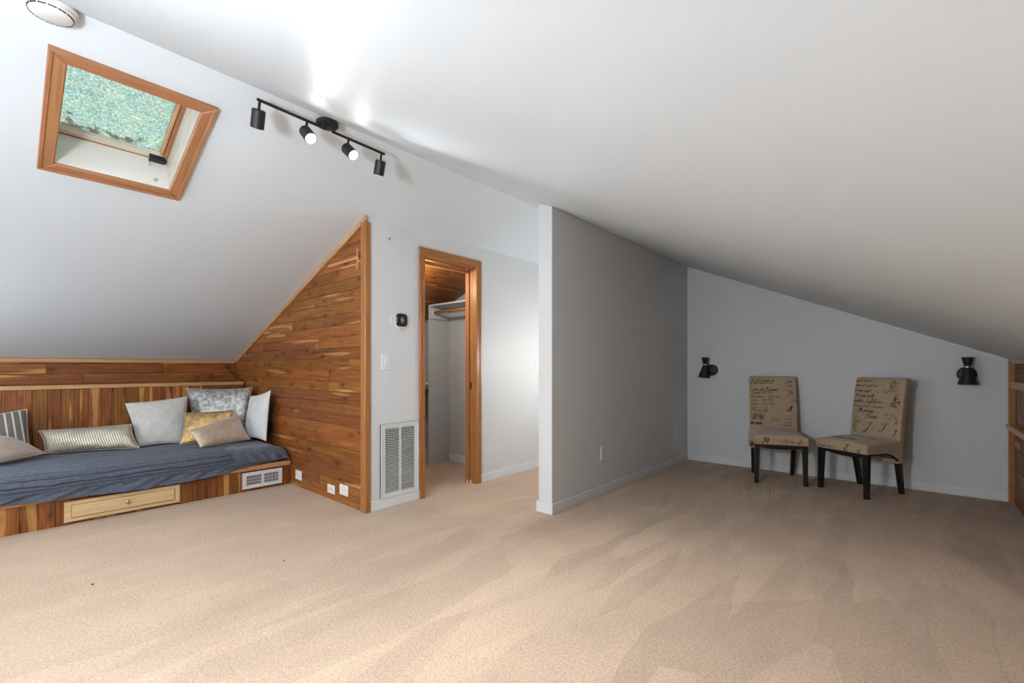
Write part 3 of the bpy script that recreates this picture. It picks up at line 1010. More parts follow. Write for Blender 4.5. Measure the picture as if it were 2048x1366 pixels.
cushion('striped_cushion', 'grey cushion with white stripes at the left end of the daybed',
        (-5.52, -0.22, 0.70), (-5.52, 0.185, 0.757), (-5.40, 0.205, 0.385), (-5.40, -0.22, 0.385), 0.06, M['stripe'], seed=1, pinch=0.04)
cushion('taupe_cushion', 'plain taupe blush cushion slumped in front of the striped cushion',
        (-5.30, -0.24, 0.60), (-5.35, 0.085, 0.549), (-5.20, 0.279, 0.420), (-4.88, -0.10, 0.410), 0.062, M['blush'], seed=2, pinch=0.02)
cushion('sequin_bolster', 'long lumbar cushion with shiny silver sequin stripes',
        (-5.535, 0.253, 0.571), (-5.316, 0.825, 0.591), (-5.225, 0.870, 0.382), (-5.456, 0.287, 0.382), 0.055, M['sequin'], seed=3, pinch=0.05)
cushion('linen_cushion', 'large square pale linen cushion beside the sequin bolster',
        (-5.47, 0.806, 0.771), (-5.393, 1.270, 0.817), (-5.254, 1.226, 0.382), (-5.323, 0.876, 0.382), 0.07, M['linen'], M['charcoal'], seed=4, pinch=0.05)
cushion('silver_cushion', 'crushed silver velvet cushion at the back of the bench corner',
        (-5.535, 1.300, 0.896), (-5.235, 1.806, 0.892), (-5.16, 1.74, 0.385), (-5.40, 1.32, 0.385), 0.06, M['silver'], seed=5, pinch=0.07)
cushion('gold_cushion', 'shiny gold foil cushion behind the champagne cushion',
        (-5.25, 1.215, 0.668), (-5.05, 1.575, 0.684), (-4.98, 1.52, 0.388), (-5.14, 1.150, 0.386), 0.045, M['gold'], seed=6, pinch=0.05)
cushion('champagne_cushion', 'champagne satin cushion lying in front of the gold cushion',
        (-4.855, 1.150, 0.537), (-5.02, 1.600, 0.640), (-4.87, 1.665, 0.402), (-4.745, 1.215, 0.396), 0.055, M['champagne'], seed=7, pinch=0.05)
cushion('white_cushion', 'white linen cushion with black back leaning on the cedar wall',
        (-5.15, 1.760, 0.806), (-4.741, 1.800, 0.878), (-4.69, 1.740, 0.395), (-5.12, 1.690, 0.395), 0.05, M['white_linen'], M['charcoal'], seed=8, pinch=0.07)

# cable in the corner
bm = bmesh.new()
tube(bm, [(-5.90, 1.765, 1.115), (-5.87, 1.785, 1.075), (-5.80, 1.81, 1.02), (-5.72, 1.835, 0.975), (-5.645, 1.852, 0.952), (-5.624, 1.853, 0.935), (-5.622, 1.855, 0.86)], 0.004, 6)
tag(mk('cable', bm, M['black'], None, True), 'thin black cable hanging in the corner behind the cushions', 'cable')

# ------------------------------------------------------------------ right knee wall
wr = struct(bxo('wall_right', (XR + 0.03, Y0, 0), (XR + 0.15, YC, ZR - 0.01), M['cedar_red']))
eyv, ezv = (0, -1, 0), (0, 0, 1)
# panel normal is -X: ex = -Y, ey = +Z gives (-Y) x Z = -X
poly_piece('corner_post', rect(-YC, -(YC - 0.075), 0, ZR - 0.004), (XR - 0.012, 0, 0), eyv, ezv, 0.04, M['fir'], wr, 0.003)
poly_piece('top_trim', rect(-(YC - 0.075), -Y0, 1.132, ZR - 0.003), (XR - 0.004, 0, 0), eyv, ezv, 0.034, M['fir_pale'], wr, 0.003)
poly_piece('upper_rail', rect(-(YC - 0.075), -Y0, 0.935, 0.992), (XR - 0.010, 0, 0), eyv, ezv, 0.04, M['fir_pale'], wr, 0.004)
poly_piece('lower_ledge', rect(-(YC - 0.06), -Y0, 0.604, 0.646), (XR - 0.030, 0, 0), eyv, ezv, 0.06, M['fir_pale'], wr, 0.004)
plank_rows(wr, (XR + 0.018, 0, 0), eyv, ezv, lambda z: -(YC - 0.076), -Y0, 0.0, 0.603, 0.0905, M['cedar_red'], (0.5, 1.5), 0.012, 0.003)
plank_rows(wr, (XR + 0.018, 0, 0), eyv, ezv, lambda z: -(YC - 0.076), -Y0, 0.993, 1.131, 0.069, M['cedar_red'], (0.8, 1.6), 0.012)
yy = Y0
while yy < YC - 0.08:
    y1 = min(yy + 0.14, YC - 0.076)
    poly_piece('back_plank', rect(0.647, 0.934, yy + 0.0006, y1 - 0.0006), (XR + 0.022, 0, 0), (0, 0, 1), (0, 1, 0), 0.008, M['cedar'], wr, 0.002)
    yy = y1

# ------------------------------------------------------------------ skylight
sk = thing('window_2', None, None, ((HX0 + HX1) / 2, (HY0 + HY1) / 2, 2.2)); sk['kind'] = 'structure'
sk['label'] = 'square wooden skylight with mossy translucent pane in the sloping ceiling'
us = Vector((1, 0, SL)).normalized()            # up the slope
ns = Vector((-us.z, 0, us.x))                   # out through the roof
yv = Vector((0, 1, 0))
O = Vector((HX0, HY0, GZ + (HX0 - GX) * SL))    # lower near corner of the opening
LS = (HX1 - HX0) / us.x
LYs = HY1 - HY0
TW, TT = 0.061, 0.016
# trim boards face the room: front normal = -ns ; ex = yv, ey = us gives yv x us = ?
fr_n = -ns
org = O + fr_n * TT
A = dict(ex=yv, ey=us)
if Vector(yv).cross(us).dot(fr_n) < 0:
    flip = True
else:
    flip = False


def sky_piece(nm, P, depth, T, mat, ch=0.003, parent=sk):
    """P in (y, slope) coordinates from the opening corner; long side first if along y"""
    o = O + ns * depth
    ylen = max(p[0] for p in P) - min(p[0] for p in P)
    slen = max(p[1] for p in P) - min(p[1] for p in P)
    if ylen >= slen:
        e1, e2, Q = yv, us, [(p[0], p[1]) for p in P]
    else:
        e1, e2, Q = us, yv, [(p[1], p[0]) for p in P]
    if e1.cross(e2).dot(fr_n) < 0:
        e2 = -e2
        Q = [(p[0], -p[1]) for p in Q]
    area = sum(Q[i][0] * Q[(i + 1) % len(Q)][1] - Q[(i + 1) % len(Q)][0] * Q[i][1] for i in range(len(Q)))
    if area < 0: Q = Q[::-1]
    return poly_piece(nm, Q, o, e1, e2, T, mat, parent, ch)


sky_piece('frame_board', [(0, 0), (LYs, 0), (LYs + TW, -TW), (-TW, -TW)], -TT, TT, M['fir_sky'], 0.005)
sky_piece('frame_board', [(0, LS), (LYs, LS), (LYs + TW, LS + TW), (-TW, LS + TW)], -TT, TT, M['fir_sky'], 0.005)
sky_piece('frame_board', [(0, 0), (0, LS), (-TW, LS + TW), (-TW, -TW)], -TT, TT, M['fir_sky'], 0.005)
sky_piece('frame_board', [(LYs, 0), (LYs, LS), (LYs + TW, LS + TW), (LYs + TW, -TW)], -TT, TT, M['fir_sky'], 0.005)
# raised outer band of each board
for P in ([(-TW, -TW), (LYs + TW, -TW), (LYs + TW - 0.016, -TW + 0.016), (-TW + 0.016, -TW + 0.016)],
          [(-TW, LS + TW), (LYs + TW, LS + TW), (LYs + TW - 0.016, LS + TW - 0.016), (-TW + 0.016, LS + TW - 0.016)],
          [(-TW, -TW), (-TW, LS + TW), (-TW + 0.016, LS + TW - 0.016), (-TW + 0.016, -TW + 0.016)],
          [(LYs + TW, -TW), (LYs + TW, LS + TW), (LYs + TW - 0.016, LS + TW - 0.016), (LYs + TW - 0.016, -TW + 0.016)]):
    sky_piece('frame_band', P, -TT - 0.005, 0.006, M['fir_sky'], 0.002)
# shaft lining (inner faces flush with the opening)
D = 0.235
poly_piece('lining', rect(0, LYs, 0, D), O, yv, ns, 0.018, M['ply_white'], sk, 0) if yv.cross(ns).dot(us) > 0 else poly_piece('lining', rect(-LYs, 0, 0, D), O, -yv, ns, 0.018, M['ply_white'], sk, 0)
Ot = O + us * LS
poly_piece('lining', rect(0, LYs, 0, D), Ot, yv, ns, 0.018, M['ply'], sk, 0) if yv.cross(ns).dot(-us) > 0 else poly_piece('lining', rect(-LYs, 0, 0, D), Ot, -yv, ns, 0.018, M['ply'], sk, 0)
for oo, want in ((O, yv), (O + yv * LYs, -yv)):
    if us.cross(ns).dot(want) > 0:
        poly_piece('lining', rect(0, LS, 0, D), oo, us, ns, 0.018, M['ply'], sk, 0)
    else:
        poly_piece('lining', rect(-LS, 0, 0, D), oo, -us, ns, 0.018, M['ply'], sk, 0)
# sash with two stepped rails, then the pane
SW = 0.037
sash = sky_piece('sash_rail', [(0, 0), (LYs, 0), (LYs, SW), (0, SW)], 0.200, 0.03, M['ply'], 0.002)
sky_piece('sash_rail', [(0, LS - SW), (LYs, LS - SW), (LYs, LS), (0, LS)], 0.200, 0.03, M['fir_sky'], 0.002)
sky_piece('sash_stile', [(LYs - SW * 0.5, SW), (LYs, SW), (LYs, LS - SW), (LYs - SW * 0.5, LS - SW)], 0.192, 0.04, M['fir_sky'], 0.003)
sky_piece('sash_stile', [(LYs - SW, SW), (LYs - SW * 0.55, SW), (LYs - SW * 0.55, LS - SW), (LYs - SW, LS - SW)], 0.206, 0.03, M['fir_pale'], 0.003)
sky_piece('sash_stile', [(0, SW), (0.008, SW), (0.008, LS - SW), (0, LS - SW)], 0.200, 0.03, M['fir_sky'], 0.003)
sky_piece('sash_seal', [(0, 0), (LYs, 0), (LYs, 0.004), (0, 0.004)], 0.194, 0.006, M['rod'], 0.001)
bm = bmesh.new()
pc = O + ns * 0.232 + us * LS / 2 + yv * LYs / 2
hw, hh = LS / 2 + 0.02, LYs / 2 + 0.02
vsq = [bm.verts.new((a, b, z)) for z in (0, 0.006) for a, b in ((-hw, -hh), (hw, -hh), (hw, hh), (-hw, hh))]
for f in ((3, 2, 1, 0), (4, 5, 6, 7), (0, 1, 5, 4), (1, 2, 6, 5), (2, 3, 7, 6), (3, 0, 4, 7)):
    bm.faces.new([vsq[i] for i in f])
me = bpy.data.meshes.new('pane'); bm.to_mesh(me); bm.free(); me.materials.append(M['pane'])
pane = bpy.data.objects.new('pane', me)
Mx = Matrix(((us.x, 0, ns.x, pc.x), (us.y, 1, ns.y, pc.y), (us.z, 0, ns.z, pc.z), (0, 0, 0, 1)))
link(pane, sk, Mx)
pane['label'] = 'translucent pane covered with green moss and brown litter'


def sky_pt(y, s, d):
    return O + yv * y + us * s + ns * d


# latch, pull cord and bolt
bm = bmesh.new()
cs = [sky_pt(y, s, d) for y in (LYs - 0.085, LYs - 0.012) for s in (0.004, 0.034) for d in (0.168, 0.205)]
vv = [bm.verts.new(p) for p in cs]
for f in ((0, 1, 3, 2), (4, 6, 7, 5), (0, 4, 5, 1), (2, 3, 7, 6), (0, 2, 6, 4), (1, 5, 7, 3)):
    bm.faces.new([vv[i] for i in f])
lt = mk('latch', bm, M['black'], sk); lt['label'] = 'black catch box in the skylight corner'
bm = bmesh.new()
tube(bm, [sky_pt(LYs - 0.085, 0.012, 0.19), sky_pt(LYs - 0.092, 0.008, 0.165), sky_pt(LYs - 0.088, 0.006, 0.135)], [0.003, 0.003, 0.006], 8)
mk('pull_cord', bm, M['plate'], lt, True)
bm = bmesh.new()
lathe(bm, [(0.009, 0), (0.009, 0.004), (0.005, 0.006)], sky_pt(LYs - 0.062, 0.0, 0.045), us, 12)
mk('bolt', bm, M['steel'], sk, True)

# ------------------------------------------------------------------ track light
XT = -2.43
tl = thing('track_light', 'black four-spot track light on the ridge with two lit heads', 'track light', (XT, 1.23, 2.42))
bm = bmesh.new()
lathe(bm, [(0.056, 0), (0.059, 0.002), (0.059, 0.019), (0.055, 0.021)], (-2.462, 1.235, 2.456), (0, 0, 1), 36)
smooth_by_angle(mk('canopy', bm, M['black'], tl))
RODZ = lambda y: 2.428 - (y - 0.864) * 0.025
for ya, yb in ((0.860, 1.213), (1.247, 1.582)):
    bm = bmesh.new(); tube(bm, [(XT, ya, RODZ(ya)), (XT, yb, RODZ(yb))], 0.0075, 12)
    r = smooth_by_angle(mk('rod', bm, M['black'], tl))
    yc_ = 1.203 if ya < 1 else 1.258
    bm = bmesh.new(); tube(bm, [(XT - 0.004, yc_, RODZ(yc_)), (XT - 0.004, yc_, 2.457)], 0.009, 10)
    smooth_by_angle(mk('stem', bm, M['black'], r))


def head(y, aim, lit, label):
    a = Vector(aim).normalized()
    top = Vector((XT, y, RODZ(y) - 0.006))
    piv = Vector((XT, y - 0.004, RODZ(y) - 0.045))
    R_, Lh = 0.031, 0.085
    ctr = piv + Vector((0, 0, -0.004)) - a * 0.0 + a * 0.042 if not lit else piv + Vector((0, 0, -0.020)) + a * 0.024
    h0 = ctr - a * Lh / 2
    bm = bmesh.new()
    lathe(bm, [(0.004, -0.001), (R_ - 0.003, 0), (R_, 0.003), (R_, Lh), (R_ - 0.003, Lh), (R_ - 0.004, Lh - 0.012), (0.004, Lh - 0.013)], h0, a, 32)
    hd = smooth_by_angle(mk('spot_head', bm, M['black'], tl))
    hd['label'] = label
    bm = bmesh.new()
    tube(bm, [top, piv, piv + Vector((0, 0, -0.006))], 0.0065, 10)
    smooth_by_angle(mk('arm', bm, M['black'], hd))
    bm = bmesh.new()
    lathe(bm, [(0.0262, 0), (0.0262, 0.002), (0.018, 0.004), (0.004, 0.005)] if lit else [(0.026, 0), (0.026, 0.002), (0.010, 0.003)], h0 + a * (Lh - 0.0125), a, 24)
    bl = mk('bulb', bm, M['bulb'], hd, True)
    bl['label'] = 'glowing round spot bulb'
    if lit:
        sp = light('spot_beam', 'SPOT', h0 + a * (Lh + 0.004), 52, (0.93, 0.97, 1.0), shadow_soft_size=0.025, spot_size=math.radians(86), spot_blend=1.0)
        sp.rotation_euler = a.to_track_quat('-Z', 'Y').to_euler()


head(0.872, (-0.55, 0.10, -0.83), False, 'black cylinder spot aimed down at the left')
head(1.107, (0.70, 0.06, -0.71), True, 'lit cylinder spot aimed at the room')
head(1.345, (0.73, 0.14, -0.67), True, 'lit cylinder spot aimed at the room')
head(1.560, (-0.38, 0.06, -0.92), False, 'black cylinder spot aimed down at the right')

# ------------------------------------------------------------------ smoke detector on the ridge
sd = thing('smoke_detector', 'white round smoke detector on the ridge above the skylight', 'smoke detector', (-2.458, 0.145, 2.478))
sn = -ns
so = Vector((-2.458, 0.145, 2.478)); sn = Vector((-0.06, 0, -1)).normalized()
bm = bmesh.new(); lathe(bm, [(0.076, 0.0), (0.076, 0.009), (0.073, 0.011)], so, sn, 40); smooth_by_angle(mk('base', bm, M['plate'], sd))
bm = bmesh.new(); lathe(bm, [(0.070, 0.0112), (0.070, 0.024), (0.066, 0.027), (0.063, 0.0275), (0.063, 0.034), (0.056, 0.040), (0.004, 0.043)], so, sn, 40); smooth_by_angle(mk('body', bm, M['plate'], sd))
for k in range(14):
    an = 2 * PI * k / 14
    e1 = Vector((1, 0, 0)); e2 = yv
    rd = e1 * math.cos(an) + e2 * math.sin(an); tg = -e1 * math.sin(an) + e2 * math.cos(an)
    c0 = so + rd * 0.0622 + sn * 0.0305
    bm = bmesh.new()
    vv = [bm.verts.new(c0 + rd * x + tg * t_ + sn * z_) for x in (-0.004, 0.0015) for t_ in (-0.0115, 0.0115) for z_ in (-0.0040, 0.0040)]
    for f in ((0, 1, 3, 2), (4, 6, 7, 5), (0, 4, 5, 1), (2, 3, 7, 6), (0, 2, 6, 4), (1, 5, 7, 3)):
        bm.faces.new([vv[i] for i in f])
    mk('vent_slot', bm, M['opening_shade'], sd)


# ------------------------------------------------------------------ plates, switches, thermostat
def plate_on(name, label, cat, org, ex, ez, w, h, kind, group=None):
    """cover plate centred on org; ex across, ez up, facing ex x ez"""
    ex, ez = Vector(ex), Vector(ez)
    n = ex.cross(ez)
    t = thing(name, label, cat, org, group)
    poly_piece('cover_plate', rect(-w / 2, w / 2, -h / 2, h / 2), Vector(org) + n * 0.006, ex, ez, 0.006, M['plate'], t, 0.0025)
    o = Vector(org) + n * 0.0062
    if kind == 'switch':
        poly_piece('rocker_surround', rect(-0.018, 0.018, -0.035, 0.035), o + n * 0.001, ex, ez, 0.002, M['enamel'], t, 0.0006)
        r = poly_piece('rocker', rect(-0.0155, 0.0155, -0.032, 0.032), o + n * 0.006, ex, (ez + n * 0.07).normalized(), 0.006, M['plate'], t, 0.001)
    elif kind == 'outlet':
        for s in (-1, 1):
            c = o + ex * s * 0.0195 if w > h else o + ez * s * 0.0195
            f = poly_piece('receptacle', [(0.014 * math.cos(a), 0.0165 * math.sin(a)) for a in np.linspace(0, 2 * PI, 16, endpoint=False)], c + n * 0.002, ex, ez, 0.003, M['enamel'], t, 0.0004)
            for q in (-0.005, 0.005):
                a, b = (ez, ex) if w > h else (ex, ez)
                poly_piece('slot', rect(-0.001, 0.001, -0.004, 0.004), c + n * 0.0024 + a * q, a, b if a.cross(b).dot(n) > 0 else -b, 0.001, M['opening_shade'], f, 0)
            poly_piece('slot', rect(-0.002, 0.002, -0.002, 0.002), c + n * 0.0024 + (ex if w > h else -ez) * 0.009, ex, ez, 0.001, M['opening_shade'], f, 0)
    elif kind == 'screw':
        bm = bmesh.new(); lathe(bm, [(0.003, 0), (0.003, 0.0008), (0.001, 0.001)], o + ex * 0.008, n, 10); mk('screw', bm, M['steel'], t)
    return t


EX, EZ = (1, 0, 0), (0, 0, 1)        # cedar wall faces -Y
plate_on('blank_plate', 'white blank cover plate on the cedar wall nearest the bench', 'wall plate', (-4.267, YW, 0.109), EX, EZ, 0.125, 0.085, 'blank', 'cover plates on the cedar wall')
plate_on('power_outlet', 'white horizontal power outlet low on the cedar wall', 'outlet', (-3.652, YW, 0.089), EX, EZ, 0.122, 0.072, 'outlet')
plate_on('blank_plate', 'white cover plate on the cedar wall nearest the post', 'wall plate', (-3.442, YW, 0.117), EX, EZ, 0.132, 0.086, 'screw', 'cover plates on the cedar wall')
EY = (0, 1, 0)                       # door wall and partition face +X
plate_on('light_switch', 'white rocker light switch below the thermostat', 'light switch', (XD, 2.043, 1.149), EY, EZ, 0.081, 0.127, 'switch')
plate_on('light_switch', 'white light switch half hidden by the partition end', 'light switch', (XD, 3.978, 1.151), EY, EZ, 0.081, 0.135, 'switch')
plate_on('power_outlet', 'white power outlet on the partition nearer the camera', 'outlet', (XP1, 3.521, 0.358), EY, EZ, 0.078, 0.122, 'outlet')
plate_on('power_outlet', 'white power outlet on the partition near the chairs corner', 'outlet', (XP1, 5.175, 0.358), EY, EZ, 0.078, 0.118, 'outlet')

th = thing('thermostat', 'black rounded thermostat on a white round plate', 'thermostat', (XD, 2.165, 1.39))
bm = bmesh.new(); lathe(bm, [(0.082, 0), (0.082, 0.003), (0.079, 0.005)], (XD, 2.155, 1.477), (1, 0, 0), 48); smooth_by_angle(mk('wall_plate', bm, M['wall'], th))


def squircle(a, b, n=40, p=4.0):
    return [(a * np.sign(math.cos(t)) * abs(math.cos(t)) ** (2 / p), b * np.sign(math.sin(t)) * abs(math.sin(t)) ** (2 / p)) for t in np.linspace(0, 2 * PI, n, endpoint=False)]


poly_piece('bezel', squircle(0.058, 0.060), (XD + 0.012, 2.182, 1.478), EY, EZ, 0.008, M['plate'], th, 0.002)
scn = poly_piece('display', squircle(0.052, 0.052), (XD + 0.027, 2.178, 1.487), EY, EZ, 0.016, M['screen'], th, 0.004)
for dz, ww in ((0.020, 0.016), (0.010, 0.030), (0.003, 0.030), (-0.004, 0.026), (-0.011, 0.030), (-0.024, 0.016)):
    poly_piece('display_text', rect(-ww / 2, ww / 2, -0.0016, 0.0016), (XD + 0.0274, 2.178, 1.487 + dz), EY, EZ, 0.0006, M['grey_mark'], scn, 0)

bm = bmesh.new(); tube(bm, [(XD, 2.069, 2.122), (XD + 0.014, 2.069, 2.119), (XD + 0.017, 2.070, 2.130)], 0.003, 8)
tag(mk('wall_hook', bm, M['black'], None, True), 'tiny black hook high on the wall left of the closet door', 'hook')

# ------------------------------------------------------------------ closet interior
XK, YK = -4.144, 3.580
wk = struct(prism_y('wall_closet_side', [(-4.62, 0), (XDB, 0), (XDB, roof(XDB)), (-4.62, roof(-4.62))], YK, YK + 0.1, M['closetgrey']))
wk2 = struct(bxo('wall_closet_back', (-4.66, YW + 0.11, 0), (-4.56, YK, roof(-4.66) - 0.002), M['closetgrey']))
struct(bxo('baseboard_closet_side', (XK + 0.018, YK - BT, 0), (XDB, YK, 0.084), M['trimwhite'], None, 0.002))
struct(bxo('baseboard_closet_back', (-4.56, YW + 0.11, 0), (-4.56 + BT, YK - 0.001, 0.084), M['trimwhite'], None, 0.002))
shf = thing('closet_shelf', 'grey closet shelf with end panel and hanging rail bracket', 'shelf', (-3.7, 3.43, 0))
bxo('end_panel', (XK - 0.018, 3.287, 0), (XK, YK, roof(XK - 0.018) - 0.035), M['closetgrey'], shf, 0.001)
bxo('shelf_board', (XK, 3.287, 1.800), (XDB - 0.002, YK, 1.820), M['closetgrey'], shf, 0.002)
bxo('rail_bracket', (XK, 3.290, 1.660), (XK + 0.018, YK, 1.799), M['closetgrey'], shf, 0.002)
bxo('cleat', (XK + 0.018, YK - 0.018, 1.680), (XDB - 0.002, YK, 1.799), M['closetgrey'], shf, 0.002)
bm = bmesh.new(); lathe(bm, [(0.024, 0), (0.024, 0.012), (0.018, 0.016)], (XK + 0.018, 3.335, 1.735), (1, 0, 0), 20)
tag(smooth_by_angle(mk('rod_socket', bm, M['plate'], shf)), 'white round rod socket')
bm = bmesh.new(); tube(bm, [(-0.43, 0, 0), (0.43, 0, 0)], 0.0165, 16)
me = bpy.data.meshes.new('closet_rod'); bm.to_mesh(me); bm.free(); me.materials.append(M['rod'])
me.polygons.foreach_set('use_smooth', [True] * len(me.polygons))
rod = link(bpy.data.objects.new('closet_rod', me), None, Matrix.Translation((-3.68, 3.335, 1.735)))
tag(rod, 'round brown wooden hanging rod inside the closet', 'closet rod')
ls = thing('low_shelf', 'small pale shelf bracket deep in the closet', 'shelf', (-4.45, 3.45, 0.80))
bxo('shelf_board', (-4.547, 3.10, 0.905), (-4.20, YK, 0.925), M['trimwhite'], ls, 0.002)
poly_piece('bracket', [(0, 0), (0.10, 0.0), (0.30, 0.11), (0.0, 0.11)], (-4.545, 3.40, 0.794), (1, 0, 0), (0, 0, 1), 0.02, M['trimwhite'], ls, 0.002)
# plank ceiling of the closet, boards running parallel to the ridge
cc = struct(poly_piece('ceiling_closet', rect(YW + 0.112, YK - 0.001, -1.52, -0.001), Vector((XDB, 0, roof(XDB))) + fr_n * 0.001, yv, us, 0.0008, M['cedar_red'], None, 0) if yv.cross(us).dot(fr_n) > 0 else
            poly_piece('ceiling_closet', rect(-(YK - 0.001), -(YW + 0.112), -1.40, -0.001), Vector((XDB, 0, roof(XDB))) + fr_n * 0.002, -yv, us, 0.0015, M['cedar_red'], None, 0))
e1 = yv if yv.cross(us).dot(fr_n) > 0 else -yv
ca, cb = (YW + 0.113, YK - 0.002) if e1 == yv else (-(YK - 0.002), -(YW + 0.113))
plank_rows(cc, Vector((XDB, 0, roof(XDB))) + fr_n * 0.014, e1, us, lambda z: ca, cb, -1.40, -0.002, 0.0905, M['cedar'], (0.4, 1.0), 0.011)
lb = bmesh.new()  # unseen lamp holder, assumed to go with the closet light
lathe(lb, [(0.045, 0), (0.045, 0.012), (0.03, 0.02)], (-3.30, 2.55, roof(-3.30) - 0.02), (0, 0, -1), 20)
tag(smooth_by_angle(mk('assumed_lamp_base', lb, M['plate'])), 'white round lamp holder assumed on the closet ceiling', 'lamp')


# ------------------------------------------------------------------ sconces
def sconce(x, zc, tilt, label):
    t = thing('wall_sconce', label, 'wall lamp', (x, YC, zc), 'black double-cone wall lamps')
    bm = bmesh.new()
    lathe(bm, [(0.062, 0), (0.064, 0.004), (0.062, 0.022), (0.052, 0.028), (0.004, 0.029)], (x, YC, zc), (0, -1, 0), 32)
    smooth_by_angle(mk('back_plate', bm, M['black'], t))
    # shade: narrow cone above, wide cone below, waist ring between
    ax = Vector((math.sin(tilt), 0, math.cos(tilt)))
    sx = x + (-0.055 if tilt > 0 else 0.0)
    wz = zc + 0.062
    c = Vector((sx, YC - 0.085, wz))
    bm = bmesh.new()
    lathe(bm, [(0.022, 0.006), (0.039, 0.082), (0.037, 0.082), (0.020, 0.008)], c, (0, 0, 1), 28)
    up = smooth_by_angle(mk('upper_shade', bm, M['black'], t))
    bm = bmesh.new()
    lathe(bm, [(0.022, -0.006), (0.064, -0.148), (0.062, -0.148), (0.020, -0.008)], c - Vector((0, 0, 0)), (math.sin(tilt) * 0.55, 0, 1), 32)
    smooth_by_angle(mk('lower_shade', bm, M['black'], t))
    bm = bmesh.new()
    lathe(bm, [(0.0215, -0.009), (0.0235, -0.006), (0.0235, 0.006), (0.0215, 0.009)], c, (0, 0, 1), 28)
    tag(smooth_by_angle(mk('waist_ring', bm, M['steel'], t)), 'brushed steel ring')
    bm = bmesh.new()
    tube(bm, [c, c + Vector((0.02 if tilt > 0 else 0, 0.03, 0.002)), Vector((x, YC - 0.04, zc + 0.045)), Vector((x, YC - 0.02, zc + 0.03))], 0.006, 8)
    mk('arm', bm, M['black'], t, True)


sconce(-1.748, 1.075, 0.16, 'small black double-cone wall lamp left of the chairs')
sconce(0.347, 1.047, 0.0, 'small black double-cone wall lamp right of the chairs')

